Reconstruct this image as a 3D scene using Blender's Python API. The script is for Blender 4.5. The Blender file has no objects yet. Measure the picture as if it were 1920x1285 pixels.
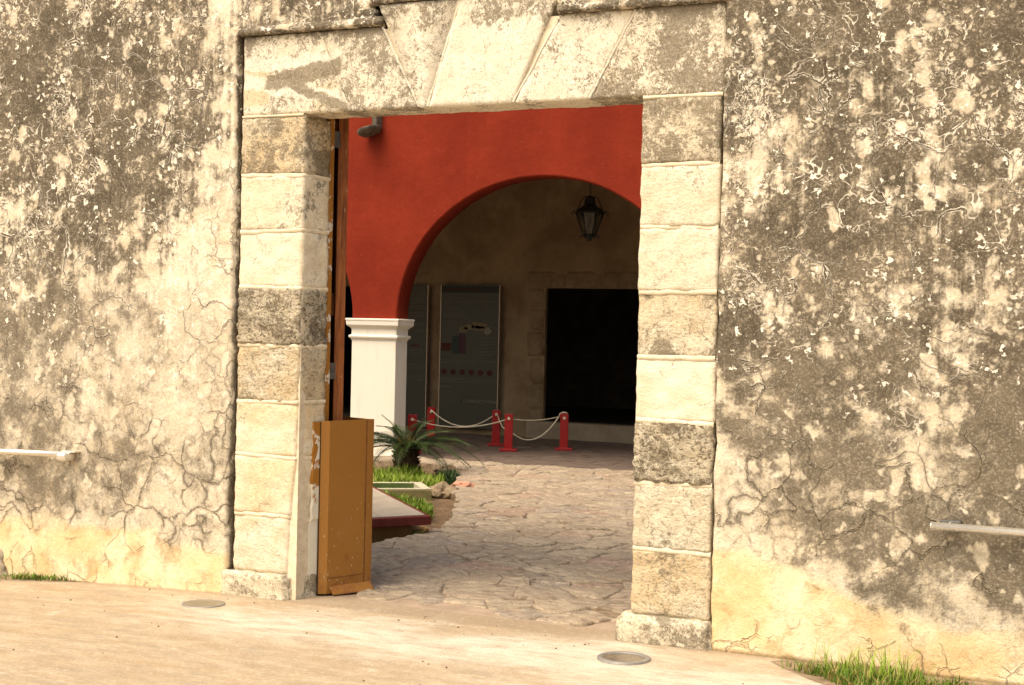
import bpy, bmesh, math, random
from mathutils import Vector, noise as mn
random.seed(7)
R = math.radians
SC = bpy.context.scene
COL = SC.collection

# ------------------------------------------------------------------ camera
cam_d = bpy.data.cameras.new('camera')
cam = bpy.data.objects.new('camera', cam_d)
COL.objects.link(cam)
cam_d.sensor_width = 36.0
cam_d.lens = 36.0 * 2750 / 1920
cam_d.clip_start = 0.05
cam_d.clip_end = 600
_th, _pi, _ro = math.atan(2750 / 5860), 0.0100, 0.0227
_F = Vector((-math.sin(_th) * math.cos(_pi), math.cos(_th) * math.cos(_pi), -math.sin(_pi)))
_R0 = _F.cross(Vector((0, 0, 1))).normalized()
_U0 = _R0.cross(_F)
_Rt = _R0 * math.cos(_ro) + _U0 * math.sin(_ro)
_Up = -_R0 * math.sin(_ro) + _U0 * math.cos(_ro)
from mathutils import Matrix
cam.matrix_world = Matrix(((_Rt.x, _Up.x, -_F.x, 4.85), (_Rt.y, _Up.y, -_F.y, -7.35),
                           (_Rt.z, _Up.z, -_F.z, 1.65), (0, 0, 0, 1)))
SC.camera = cam

# ------------------------------------------------------------------ light
SUN_EL, SUN_AZ = R(60), R(-24)      # azimuth: turned to the left of straight behind the camera side
world = bpy.data.worlds.new('World')
SC.world = world
world.use_nodes = True
wn = world.node_tree
wn.nodes.clear()
sky = wn.nodes.new('ShaderNodeTexSky')
sky.sky_type = 'NISHITA'
sky.sun_disc = False
sky.sun_elevation = SUN_EL
sky.sun_rotation = math.pi + abs(SUN_AZ)
sky.dust_density = 6.0
sky.air_density = 1.0
sky.ozone_density = 0.3
wm = wn.nodes.new('ShaderNodeMix')
wm.data_type = 'RGBA'
wm.blend_type = 'MULTIPLY'
wm.inputs[0].default_value = 1.0
wm.inputs[7].default_value = (1.0, 0.92, 0.77, 1)     # warm hazy air
bg = wn.nodes.new('ShaderNodeBackground')
bg.inputs['Strength'].default_value = 0.15
wo = wn.nodes.new('ShaderNodeOutputWorld')
wn.links.new(sky.outputs[0], wm.inputs[6])
wn.links.new(wm.outputs[2], bg.inputs['Color'])
wn.links.new(bg.outputs[0], wo.inputs['Surface'])

sun_d = bpy.data.lights.new('sun', 'SUN')
sun_d.energy = 1.05
sun_d.angle = R(48)
sun_d.color = (1.0, 0.94, 0.84)
sun = bpy.data.objects.new('sun', sun_d)
COL.objects.link(sun)
_sv = Vector((math.sin(SUN_AZ) * math.cos(SUN_EL), -math.cos(SUN_AZ) * math.cos(SUN_EL), math.sin(SUN_EL)))
sun.rotation_euler = _sv.to_track_quat('Z', 'Y').to_euler()

vs = SC.view_settings
vs.view_transform = 'Standard'
vs.look = 'None'
vs.exposure = 0.92
vs.gamma = 1.0

# ------------------------------------------------------------------ node helper
class V:
    """a node socket with arithmetic"""
    def __init__(s, g, k): s.g, s.k = g, k
    def _m(s, op, *a, clamp=False):
        n = s.g.nt.nodes.new('ShaderNodeMath'); n.operation = op; n.use_clamp = clamp
        for i, x in enumerate((s,) + a): s.g.put(n.inputs[i], x)
        return V(s.g, n.outputs[0])
    def __add__(s, o): return s._m('ADD', o)
    def __radd__(s, o): return s._m('ADD', o)
    def __sub__(s, o): return s._m('SUBTRACT', o)
    def __rsub__(s, o): return (s * -1.0) + o
    def __mul__(s, o): return s._m('MULTIPLY', o)
    def __rmul__(s, o): return s._m('MULTIPLY', o)
    def __pow__(s, o): return s._m('POWER', o)
    def abs(s): return s._m('ABSOLUTE')
    def clamp(s): return s._m('ADD', 0.0, clamp=True)
    def min(s, o): return s._m('MINIMUM', o)
    def max(s, o): return s._m('MAXIMUM', o)
    def step(s, a, b):     # smoothstep a..b (a may be > b)
        n = s.g.nt.nodes.new('ShaderNodeMapRange'); n.interpolation_type = 'SMOOTHSTEP'
        s.g.put(n.inputs[0], s)
        if a < b: n.inputs[1].default_value, n.inputs[2].default_value = a, b
        else:
            n.inputs[1].default_value, n.inputs[2].default_value = b, a
            n.inputs[3].default_value, n.inputs[4].default_value = 1.0, 0.0
        return V(s.g, n.outputs[0])

class G:
    def __init__(g, name, rough=0.9, spec=0.2, metal=0.0):
        g.mat = bpy.data.materials.new(name); g.mat.use_nodes = True
        g.nt = g.mat.node_tree
        g.b = g.nt.nodes['Principled BSDF']
        g.b.inputs['Roughness'].default_value = rough
        g.b.inputs['Specular IOR Level'].default_value = spec
        g.b.inputs['Metallic'].default_value = metal
        ge = g.nt.nodes.new('ShaderNodeNewGeometry')
        g.pos = V(g, ge.outputs['Position']); g.nrm = V(g, ge.outputs['Normal'])
    def put(g, inp, x):
        if isinstance(x, V): g.nt.links.new(x.k, inp)
        elif isinstance(x, (tuple, list)):
            inp.default_value = tuple(x) if len(x) == len(inp.default_value) else tuple(x) + (1,)
        else: inp.default_value = x
    def scale(g, v, s, off=(0, 0, 0)):
        n = g.nt.nodes.new('ShaderNodeMapping'); g.put(n.inputs['Vector'], v)
        n.inputs['Scale'].default_value = s; n.inputs['Location'].default_value = off
        return V(g, n.outputs[0])
    def noise(g, v, sc, det=4, ro=0.55, dist=0.0, col=False):
        n = g.nt.nodes.new('ShaderNodeTexNoise'); g.put(n.inputs['Vector'], v)
        n.inputs['Scale'].default_value = sc; n.inputs['Detail'].default_value = det
        n.inputs['Roughness'].default_value = ro; n.inputs['Distortion'].default_value = dist
        return V(g, n.outputs[1 if col else 0])
    def voro(g, v, sc, feat='F1', out=0, rnd=1.0):
        n = g.nt.nodes.new('ShaderNodeTexVoronoi'); n.feature = feat; g.put(n.inputs['Vector'], v)
        n.inputs['Scale'].default_value = sc; n.inputs['Randomness'].default_value = rnd
        return V(g, n.outputs[out])
    def warp(g, v, sc, amt, det=3):
        n = g.nt.nodes.new('ShaderNodeVectorMath'); n.operation = 'SUBTRACT'
        g.put(n.inputs[0], g.noise(v, sc, det, 0.6, col=True)); n.inputs[1].default_value = (.5, .5, .5)
        m = g.nt.nodes.new('ShaderNodeVectorMath'); m.operation = 'MULTIPLY_ADD'
        g.nt.links.new(n.outputs[0], m.inputs[0]); m.inputs[1].default_value = (amt,) * 3; g.put(m.inputs[2], v)
        return V(g, m.outputs[0])
    def mix(g, f, a, b, mode='MIX'):
        n = g.nt.nodes.new('ShaderNodeMix'); n.data_type = 'RGBA'; n.blend_type = mode
        g.put(n.inputs[0], f); g.put(n.inputs[6], a); g.put(n.inputs[7], b)
        return V(g, n.outputs[2])
    def attr(g, name, obj=False):
        n = g.nt.nodes.new('ShaderNodeAttribute'); n.attribute_name = name
        if obj: n.attribute_type = 'OBJECT'
        return V(g, n.outputs['Fac'])
    def xyz(g, v):
        n = g.nt.nodes.new('ShaderNodeSeparateXYZ'); g.put(n.inputs[0], v)
        return [V(g, n.outputs[i]) for i in range(3)]
    def rand(g):
        n = g.nt.nodes.new('ShaderNodeObjectInfo'); return V(g, n.outputs['Random'])
    def color(g, c): g.put(g.b.inputs['Base Color'], c)
    def bump(g, h, dist=0.01, st=1.0):
        n = g.nt.nodes.new('ShaderNodeBump'); g.put(n.inputs['Height'], h)
        n.inputs['Distance'].default_value = dist; n.inputs['Strength'].default_value = st
        g.nt.links.new(n.outputs[0], g.b.inputs['Normal'])

# ------------------------------------------------------------------ materials
def m_wall():
    g = G('weathered_lime_plaster', 0.93, 0.15)
    p = g.pos
    D, O = g.attr('grime'), g.attr('ochre')
    x, y, z = g.xyz(p)
    w = g.warp(p, 2.6, 0.30, 3)
    w2 = g.warp(p, 9.0, 0.07, 2)
    n1 = g.noise(w, 2.8, 6, 0.62)
    n2 = g.noise(w2, 11, 6, 0.70)
    sp = g.noise(w2, 30, 5, 0.72, .8)
    fine = g.noise(p, 85, 3, 0.7)
    mask = g.noise(p, 2.0, 3, .6)
    mask2 = g.noise(g.scale(p, (1, 1, 1), (5, 3, 9)), 3.1, 4, .65)
    streak = g.noise(g.scale(p, (24, 3, 0.9)), 1.0, 4, 0.65)
    up = z.step(0.5, 2.1)
    md = g.noise(g.warp(p, 4.0, .18, 3), 6.2, 4, .62)
    m0 = D * 1.12 + (n1 - 0.5) * 0.9 + (md - .5) * 1.5 + (n2 - 0.5) * 1.1 + (streak - 0.5) * 0.6 * up + (sp - .5) * .5
    big = g.noise(g.scale(p, (7, 3, .45)), 1.0, 3, .6)
    m0 = m0 + (big - .5) * .8 * z.step(1.6, 3.2) + z.step(1.8, 2.8) * .05 - .045 - x.step(.3, 0) * z.step(2.6, 1.8) * .07
    soft = (z.step(2.2, 1.5) * x.step(.5, 0) * .60).max(z.step(1.9, .9) * .35)
    m = m0.step(0.22, 0.62) * (1.0 - soft) + m0.step(-0.38, 1.0) * soft
    # pale scars where the dark skin has blown off
    scar = (g.voro(g.scale(g.warp(p, 5.0, 0.24, 4), (1.15, 1, .85)), 6.0, 'F1', 0) + (n2 - .5) * .45 + (sp - .5) * .15).step(0.37, 0.25) * mask2.step(0.46, 0.53)
    scar2 = (g.voro(g.warp(p, 12.0, 0.07, 3), 16, 'F1', 0) + (sp - .5) * .3).step(0.28, 0.14) * mask.step(0.47, 0.56)
    scar = scar.max(scar2 * .9)
    m = m * (1.0 - scar * (0.55 + n2 * .6).clamp())
    # speckled colonies of flaking lime in the upper wall
    flk = (sp * .55 + n2 * .45).step(0.525, 0.57) * (n1 * .6 + mask * .4).step(.47, .55) * z.step(1.2, 2.4)
    m = m * (1.0 - flk * .9)
    # squiggly pale ridges of lifting paint
    worm = (g.noise(w2, 6.5, 2, 0.55, 0.8) - 0.5).abs().step(0.012, 0.004) * mask2.step(0.515, 0.60) * up * .8
    worm2 = (g.noise(w2, 22, 2, 0.55, 1.0) - 0.5).abs().step(0.030, 0.008) * mask.step(0.57, 0.64) * z.step(1.4, 2.2) * .8
    worm = worm.max(worm2)
    fleck = g.noise(g.warp(p, 40, .02, 2), 24, 3, .6).step(.625, .645) * (md * .5 + mask2 * .5).step(.44, .52) * z.step(.8, 1.6)
    worm = worm.max(fleck)
    # crack network
    cr = g.voro(g.warp(g.warp(p, 7, 0.12, 5), 2.2, .40, 2), 3.9, 'DISTANCE_TO_EDGE', 0)
    crm = g.noise(g.scale(p, (1, 1, 1), (2, 8, 1)), 2.3, 4, .65)
    crm = (crm + z.step(1.8, 1.2) * x.step(.5, 0) * .03).step(0.47, 0.57)
    crack = cr.step(0.016, 0.003) * crm
    lip = cr.step(0.034, 0.014) * (1.0 - cr.step(0.016, 0.008)) * crm
    cr2 = g.voro(g.warp(p, 12, 0.11, 4), 8.5, 'DISTANCE_TO_EDGE', 0)
    crack2 = cr2.step(0.022, 0.003) * (g.noise(p, 2.9, 3, .6) + z.step(1.8, 1.2) * x.step(.5, 0) * .04).step(0.47, 0.57)
    cream = g.mix(n2.step(.3, .7), (0.64, 0.545, 0.39), (0.84, 0.77, 0.62))
    cream = g.mix(n1.step(.5, .75) * 0.5, cream, (0.70, 0.57, 0.37))
    ochre = g.mix(n1.step(.35, .65), (0.74, 0.55, 0.29), (0.86, 0.74, 0.50))
    ochre = g.mix(md.step(.52, .66) * .6, ochre, (0.56, 0.37, 0.17))
    oc = (O * 1.1 + (n1 - 0.5) * 1.1 + (n2 - .5) * .35).step(0.36, 0.66)
    base = g.mix(oc, cream, ochre)
    dark = g.mix(n1.step(.35, .7), (0.080, 0.067, 0.047), (0.165, 0.138, 0.100))
    dark = g.mix(streak.step(.50, .72) * up * .7, dark, (0.055, 0.043, 0.027))
    dark = g.mix((sp.step(.45, .75)) * .45, dark, (0.30, 0.25, 0.175))
    c = g.mix(m, base, g.mix(soft * .35, dark, (0.24, 0.205, 0.15)))
    c = g.mix((lip * up * 0.85).max(worm) * (1.0 - oc), c, (0.90, 0.85, 0.72))
    c = g.mix((crack * (0.40 + m * 0.4)).max(crack2 * .5) * (1.0 - oc * .55), c, (0.12, 0.09, 0.055))
    halo = cr.step(0.13, 0.01) * crm * (1.0 - up) * (1.0 - oc) * 0.75 * n2.step(.35, .6)
    halo2 = cr2.step(0.16, 0.01) * (1.0 - up * .6) * (1.0 - oc) * 0.45 * n1.step(.40, .6)
    c = g.mix(halo.max(halo2), c, (0.19, 0.16, 0.11))
    c = g.mix((fine.step(.50, .68)) * 0.30 * (1.0 - oc * .6), c, (0.11, 0.085, 0.055))
    c = g.mix(fine.step(.50, .34) * .20, c, (0.80, 0.72, 0.55))
    g.color(c)
    h = n2 * 0.7 + sp * 0.35 + fine * 0.18 + lip * 0.3 - crack * 0.8 + md * .5
    g.bump(h, 0.014, 0.9)
    return g.mat

def m_stone(name, hatch=1.0, white=0.0):
    """dressed limestone; per-object grime, ochre and coarseness"""
    g = G(name, 0.93, 0.15)
    p = g.pos
    rnd = g.rand()
    q = g.warp(p, 6, 0.10, 4)
    gr, oc, co = g.attr('grime', True), g.attr('ochre', True), g.attr('coarse', True)
    n1 = g.noise(q, 3.6, 6, .66)
    n2 = g.noise(p, 19, 6, .7)
    pit = g.noise(g.scale(g.warp(p, 13, .05, 3), (1, 1, 1.8)), 38, 6, .72)
    fine = g.noise(p, 110, 3, .7)
    # tool marks: short slanting pick strokes whose direction wanders
    h1 = g.noise(g.scale(g.warp(p, 4.0, .22, 2), (110, 30, 60)), 1.0, 3, .65, 1.2)
    scr = (g.noise(g.warp(p, 24, .05, 2), 34, 2, .6, 1.5) - .5).abs().step(.035, .008)
    pale = g.mix(n1.step(.3,.7), (0.72, 0.62, 0.44), (0.88, 0.82, 0.66)) if not white else g.mix(n1.step(.3,.7), (0.78, 0.70, 0.54), (0.90, 0.85, 0.72))
    yel = g.mix(n2.step(.3,.7), (0.66, 0.50, 0.29), (0.80, 0.67, 0.45))
    base = g.mix((oc * .9 + (g.noise(q, 2.9, 3, .6) - .5) * 1.6).step(.3, .75), pale, yel)
    m = gr * 0.80 + (n1 - .5) * 2.6 + (n2 - .5) * 1.3 + (h1 - .5) * 1.5 * hatch
    if white:
        zz_ = g.xyz(p)[2]
        m = m + (zz_ + (n2 - .5) * .12).step(3.29, 3.38) * .35
    m = (m - .06 + (g.noise(g.warp(p, 14, .05, 3), 42, 4, .75) - .5) * 1.5 * (.35 + hatch * .5)).step(.44, .80)
    dk = g.mix(n2.step(.3, .7), (0.09, 0.07, 0.042), (0.25, 0.205, 0.135))
    c = g.mix(m * .85, base, dk)
    if white:      # the two dark lichen bands and the bare yellow patch on the left wedge stone
        x, y, z = g.xyz(g.warp(p, 7, .07, 4))
        b1 = ((z - 3.125 - (x * 7.0)._m('SINE') * .035).abs() + (n2 - .5) * .09).step(.058, .040) * x.step(-.29, -.25) * x.step(.27, .24)
        b2 = ((z - 3.035 + x * .42).abs() + (n2 - .5) * .09).step(.042, .026) * x.step(-.16, -.12) * x.step(.34, .28)
        yl = x.step(-.22, -.27) * (z - 3.06).abs().step(.12, .09)
        c = g.mix(yl * .8, c, (0.74, 0.58, 0.36))
        wh = ((z - 3.20).abs() + (n2 - .5) * .05).step(.05, .03).max(((z - 3.02 + x * .2).abs() + (n2 - .5) * .05).step(.055, .035)) * x.step(.28, .22)
        c = g.mix(wh * .8, c, (0.90, 0.85, 0.72))
        c = g.mix(b1.max(b2) * .85, c, g.mix(n2, (0.13, 0.11, 0.07), (0.30, 0.25, 0.17)))
    c = g.mix(pit.step(.50, .62) * co.max(.10), c, (0.15, 0.11, 0.06))
    c = g.mix(pit.step(.45, .36) * co * .8, c, (0.66, 0.56, 0.38))
    c = g.mix(h1.step(.57, .66) * (0.18 + gr * .7) * hatch * n2.step(.35, .55), c, (0.17, 0.13, 0.08))
    c = g.mix(scr * (n1 * .6 + n2 * .4 + gr * .12).step(.50, .58) * (0.18 + hatch * .32), c, (0.17, 0.13, 0.08))
    c = g.mix(fine.step(.5, .35) * .25, c, (0.90, 0.84, 0.68))
    ck = g.voro(g.warp(p, 9, .12, 4), 7, 'DISTANCE_TO_EDGE', 0).step(.02, .003) * g.noise(p, 3.3, 3, .6).step(.5, .6)
    c = g.mix(ck * .6, c, (0.16, 0.12, 0.07))
    c = g.mix(fine.step(.55, .7) * .12, c, (0.30, 0.24, 0.15))
    g.color(c)
    g.bump(n2 * .6 + pit * (co * 3.2 + .25) * -1.0 + fine * .12 - h1 * .45 * hatch, 0.012, .9)
    return g.mat

def m_simple(name, c1, c2, sc=6, rough=.85, spec=.25, metal=0, bump=.004, det=6, c3=None, fine=60):
    g = G(name, rough, spec, metal)
    n = g.noise(g.warp(g.pos, sc * .8, .8 / sc, 3), sc, det, .65)
    f = g.noise(g.pos, fine, 4, .7)
    c = g.mix(n.step(.28, .72), c1, c2)
    if c3: c = g.mix(g.noise(g.pos, sc * 2.3, 7, .7).step(.56, .72), c, c3)
    c = g.mix(f.step(.45, .75) * .25, c, tuple(x * .6 for x in c1))
    g.color(c)
    g.bump(n * .6 + f * .4, bump, .8)
    return g.mat

def m_pavement():
    g = G('trampled_concrete', .92, .2)
    p = g.pos; x, y, z = g.xyz(p)
    q = g.scale(p, (1, 1.0, 1))
    w = g.warp(q, .9, .6, 4)
    n1 = g.noise(w, 1.1, 8, .62)
    n2 = g.noise(g.warp(g.scale(p, (1.0, 2.6, 1)), 5, .2, 4), 4.0, 8, .7)
    f = g.noise(p, 70, 5, .75)
    c = g.mix(n2.step(.3, .7), (0.33, 0.255, 0.165), (0.47, 0.385, 0.27))
    c = g.mix(n1.step(.42, .60) * .45, c, (0.36, 0.275, 0.175))
    # lime and wear, thickest along the foot of the gate
    band = (y + (n1 - .5) * 1.6 + 0.55).abs().step(0.62, 0.05) * x.step(-1.0, .2)
    b2 = (y + (n1 - .5) * 1.2 + 1.45).abs().step(0.45, 0.05) * x.step(1.5, 2.4)
    wh = band.max(b2) * (n2 * .9 + f * .55).step(.42, .85)
    c = g.mix(wh * .85, c, (0.66, 0.60, 0.50))
    sp = g.noise(w, 2.7, 7, .7).step(.60, .70)
    c = g.mix(sp * .55, c, (0.60, 0.54, 0.44))
    tyre = g.noise(g.scale(p, (.5, 5.0, 1)), 1.6, 6, .6, .4).step(.50, .68)
    c = g.mix(tyre * .40 * x.step(1.6, -.4), c, (0.36, 0.24, 0.11))
    gw = g.noise(g.scale(g.warp(p, 3, .2, 3), (.8, 3.2, 1)), 3.0, 6, .7)
    c = g.mix(gw.step(.52, .66) * .5, c, (0.27, 0.235, 0.185))
    c = g.mix(y.step(-.12, -.03) * n2.step(.3, .6) * .55, c, (0.22, 0.16, 0.10))
    c = g.mix(f.step(.5, .66) * .55, c, (0.20, 0.15, 0.10))
    c = g.mix(g.noise(p, 32, 5, .75).step(.54, .66) * .40, c, (0.62, 0.56, 0.46))
    gz = g.voro(p, 38, 'F1', 0).step(.16, .08) * g.noise(p, 3, 3, .6).step(.5, .6)
    c = g.mix(gz * .6, c, (0.16, 0.12, 0.08))
    g.color(c)
    g.bump(n2 * .4 + f * .5 + g.noise(p, 26, 4, .6) * .4 + wh * .2, .008, .8)
    return g.mat

def m_cobble():
    g = G('split_limestone_cobble', .86, .25)
    p = g.pos; r = g.rand(); x, y, z = g.xyz(p)
    w = g.scale(g.warp(p, 5, .16, 4), (.55, 1.5, 1))
    n1 = g.noise(w, 6, 6, .70)
    n2 = g.noise(w, 20, 6, .78)
    f = g.noise(p, 85, 3, .7)
    t9 = (n1 * 8.0)._m('FRACT')
    a = g.mix(r, (0.37, 0.30, 0.22), (0.48, 0.40, 0.295))
    a = g.mix((r * 7.3)._m('FRACT').step(.70, .95) * .8, a, (0.33, 0.285, 0.24))
    a = g.mix((r * 13.7)._m('FRACT').step(.86, .97) * .6, a, (0.44, 0.28, 0.215))
    c = g.mix(n2.step(.50, .58) * .75, a, (0.62, 0.52, 0.37))
    c = g.mix(n2.step(.45, .38) * .80, c, (0.17, 0.12, 0.075))
    c = g.mix(t9.step(.88, .99) * g.noise(p, 3, 3, .6).step(.42, .55) * .75, c, (0.11, 0.08, 0.05))
    c = g.mix(t9.step(.10, .02) * .35, c, (0.66, 0.57, 0.42))
    sand = g.noise(g.warp(p, 2.2, .3, 3), 2.4, 5, .65).step(.50, .60)
    c = g.mix(sand * .45, c, (0.40, 0.31, 0.215))
    c = g.mix(f.step(.5, .7) * .35, c, (0.20, 0.15, 0.10))
    c = g.mix(g.noise(p, .9, 4, .6).step(.52, .66) * .3, c, (0.34, 0.245, 0.185))
    g.color(c)
    g.bump(t9 * .30 + n2 * .8 + f * .15, .022, 1.0)
    return g.mat

def m_brush():
    g = G('brushed_steel', .3, .5, .8)
    f = g.noise(g.scale(g.pos, (3, 60, 60)), 4, 4, .6)
    g.color(g.mix(f, (0.78, 0.75, 0.68), (0.92, 0.89, 0.82)))
    g.put(g.b.inputs['Roughness'], f * .15 + .2)
    g.bump(f, .0006, .5)
    return g.mat

def m_ochre_metal():
    g = G('ochre_painted_sheet_metal', .55, .4)
    p = g.pos; x, y, z = g.xyz(p)
    n = g.noise(p, 3, 6, .6)
    c = g.mix(n, (0.265, 0.115, 0.015), (0.32, 0.145, 0.023))
    rs = g.noise(g.warp(p, 8, .08, 3), 9, 8, .72)
    c = g.mix((rs + z.step(.5, .0) * .10).step(.60, .70) * .6, c, (0.22, 0.075, 0.02))
    ch = g.voro(g.scale(p, (1, 1, .55)), 34, 'F1', 0).step(.17, .10) * g.noise(p, 5, 4, .6).step(.45, .56)
    c = g.mix(ch * z.step(1.0, .1) * .6, c, (0.62, 0.5, 0.34))
    sc = (g.noise(g.scale(g.warp(p, 5, .1, 2), (40, 40, 7)), 1, 3, .6) - .5).abs().step(.006, .002) * g.noise(p, 7, 2, .5).step(.52, .6)
    c = g.mix(sc * .35 * z.step(.9, .3), c, (0.6, 0.45, 0.28))
    g.color(c)
    g.bump(n * .5 + rs * .5 - ch * .3 + g.noise(p, 60, 3, .6) * .1, .003, .8)
    return g.mat

def m_peel():
    g = G('peeling_ochre_paint', .8, .25)
    p = g.pos; x, y, z = g.xyz(p)
    n = g.noise(g.warp(p, 12, .06, 4), 10, 8, .7)
    k = (n + z.step(.85, .65) * .28 - .14 * z.step(1.1, .9) * -1.0)
    g.color(g.mix((n + z.step(.72, .6) * .2).step(.56, .60), (0.34, 0.15, 0.022), g.mix(n, (.55, .54, .42), (.78, .72, .62))))
    g.bump(n, .006, 1)
    return g.mat

def m_wood():
    g = G('varnished_brown_wood', .6, .3)
    f = g.noise(g.scale(g.pos, (30, 30, 2.0)), 2.2, 6, .65, .6)
    c = g.mix(f.step(.3, .7), (0.13, 0.035, 0.008), (0.34, 0.115, 0.028))
    c = g.mix(g.noise(g.scale(g.pos, (1, 1, .35)), 55, 4, .6).step(.66, .72) * .7, c, (.55, .42, .28))
    g.color(c); g.bump(f, .003, .8)
    return g.mat

def m_red():
    g = G('red_limewash_plaster', .9, .15)
    p = g.pos; x, y, z = g.xyz(p)
    n = g.noise(g.warp(p, 1.5, .3, 3), 1.6, 8, .62)
    s = g.noise(g.scale(p, (7, 7, .6)), 1, 5, .6)
    f = g.noise(p, 45, 5, .7)
    c = g.mix(n.step(.3, .7), (0.180, 0.0195, 0.0075), (0.240, 0.028, 0.0105))
    c = g.mix(s.step(.5, .75) * .25, c, (0.28, 0.032, 0.014))
    c = g.mix(g.noise(p, 4.5, 6, .7).step(.55, .75) * .3, c, (0.145, 0.011, 0.005))
    c = g.mix(g.voro(p, 7, 'F1', 0).step(.05, .03) * .5, c, (0.35, 0.15, 0.10))
    g.color(c)
    g.bump(n * 1.5 + g.noise(p, 8, 6, .65) * .9 + f * .3, .012, .7)
    return g.mat

def m_white():
    g = G('white_limewash_pier', .88, .2)
    p = g.pos; x, y, z = g.xyz(p)
    n = g.noise(g.warp(p, 4, .12, 3), 3, 7, .62)
    f = g.noise(p, 40, 4, .7)
    c = g.mix(n, (0.74, 0.69, 0.58), (0.80, 0.76, 0.67))
    st = g.noise(g.scale(p, (9, 9, 1.4)), 1.2, 7, .7)
    c = g.mix(st.step(.52, .72) * (.30 + g.xyz(g.nrm)[0].clamp() * .4), c, (0.50, 0.42, 0.30))
    c = g.mix(g.noise(p, 26, 6, .75).step(.66, .74) * .5, c, (0.38, 0.30, 0.2))
    g.color(c); g.bump(n * .6 + f * .3, .006, .7)
    return g.mat

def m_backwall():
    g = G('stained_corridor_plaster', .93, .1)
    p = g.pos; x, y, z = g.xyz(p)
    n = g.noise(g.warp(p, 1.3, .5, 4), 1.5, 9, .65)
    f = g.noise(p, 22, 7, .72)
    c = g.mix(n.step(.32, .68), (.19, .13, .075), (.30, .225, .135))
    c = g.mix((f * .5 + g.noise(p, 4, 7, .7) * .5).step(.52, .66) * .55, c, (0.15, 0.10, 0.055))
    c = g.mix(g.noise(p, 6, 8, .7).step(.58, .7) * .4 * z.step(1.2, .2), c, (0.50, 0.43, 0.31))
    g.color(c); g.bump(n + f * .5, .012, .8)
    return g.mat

def m_leaf(name, a, b, rough=.5):
    g = G(name, rough, .35)
    n = g.noise(g.pos, 14, 3, .6)
    g.color(g.mix((n * .6 + g.rand() * .4).step(.25, .75), a, b))
    g.b.inputs['Subsurface Weight'].default_value = 0.0
    return g.mat

M = {}
M['wall'] = m_wall()
M['stone'] = m_stone('jamb_limestone', .55)
M['vouss'] = m_stone('plastered_limestone', 1.0, 1.0)
M['mortar'] = m_simple('lime_mortar', (.66, .56, .39), (.80, .72, .55), 14, c3=(.42, .33, .22))
M['core'] = m_simple('grimy_masonry', (.075, .055, .032), (.17, .125, .075), 9, bump=.012)
M['pave'] = m_pavement()
M['cobble'] = m_cobble()
M['bed'] = m_simple('joint_earth', (.14, .10, .062), (.33, .25, .165), 11, bump=.012, c3=(.34, .25, .15))
M['soil'] = m_simple('garden_soil', (.10, .062, .034), (.20, .135, .075), 7, bump=.03, c3=(.29, .21, .12), fine=40)
M['thresh'] = m_simple('worn_sandy_threshold', (.28, .21, .15), (.42, .33, .24), 5, bump=.014, c3=(.22, .16, .11))
M['steel'] = m_brush()
M['ochre'] = m_ochre_metal()
M['peel'] = m_peel()
M['wood'] = m_wood()
M['red'] = m_red()
M['white'] = m_white()
M['back'] = m_backwall()
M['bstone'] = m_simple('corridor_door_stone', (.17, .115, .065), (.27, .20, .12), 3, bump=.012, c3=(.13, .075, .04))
M['sill'] = m_simple('grey_cement_sill', (.25, .20, .14), (.33, .275, .195), 5, bump=.008)
M['tile'] = m_simple('worn_clay_tile', (.105, .082, .068), (.19, .145, .12), 5, .6, bump=.004, c3=(.22, .115, .08))
M['grout'] = m_simple('dark_grout', (.10, .08, .06), (.16, .13, .10), 8)
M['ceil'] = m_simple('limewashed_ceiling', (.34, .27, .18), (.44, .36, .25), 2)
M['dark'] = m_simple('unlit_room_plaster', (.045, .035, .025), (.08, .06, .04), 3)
M['relief'] = m_simple('reddish_carved_stone', (.16, .08, .05), (.26, .16, .10), 9, bump=.02)
M['panel'] = m_simple('dark_olive_display_board', (.036, .036, .022), (.042, .042, .026), 3, .45, .4, bump=.001)
M['pblack'] = m_simple('black_board_header', (.012, .012, .01), (.016, .015, .013), 3, .45)
M['pedge'] = m_simple('aluminium_board_edge', (.36, .29, .22), (.45, .38, .3), 20, .4, .5, .6)
M['print'] = m_simple('grey_board_print', (.115, .112, .09), (.13, .125, .10), 20, .7, bump=.0005)
M['printw'] = m_simple('pale_logo_print', (.20, .195, .155), (.22, .21, .17), 20, .7, bump=.0005)
M['pred'] = m_simple('dull_red_print', (.062, .014, .009), (.075, .017, .011), 20, .7, bump=.0005)
M['pblue'] = m_simple('teal_print', (.028, .045, .045), (.032, .052, .052), 20, .7, bump=.0005)
M['pplum'] = m_simple('plum_print', (.06, .03, .04), (.07, .035, .045), 20, .7, bump=.0005)
M['ptan'] = m_simple('tan_print', (.16, .13, .07), (.20, .165, .1), 40, .7, bump=.0005, c3=(.07, .03, .02))
M['postred'] = m_simple('glossy_red_paint', (.30, .006, .007), (.36, .009, .010), 6, .35, .5, bump=.001)
M['rope'] = m_simple('cream_cord', (.62, .55, .40), (.74, .67, .52), 80, .9, bump=.002)
M['iron'] = m_simple('black_wrought_iron', (.008, .008, .007), (.018, .017, .014), 20, .5, .5, bump=.001)
M['spout'] = m_simple('mossy_stone_spout', (.06, .055, .04), (.16, .135, .10), 12, bump=.02, c3=(.28, .23, .16))
M['edgered'] = m_simple('oxblood_painted_edge', (.125, .020, .013), (.185, .034, .022), 14, .7, .3, bump=.008, c3=(.13, .02, .015))
M['slab'] = m_simple('pale_terrazzo_slab', (.40, .345, .265), (.50, .435, .34), 6, .7, bump=.003, c3=(.33, .28, .21))
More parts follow.
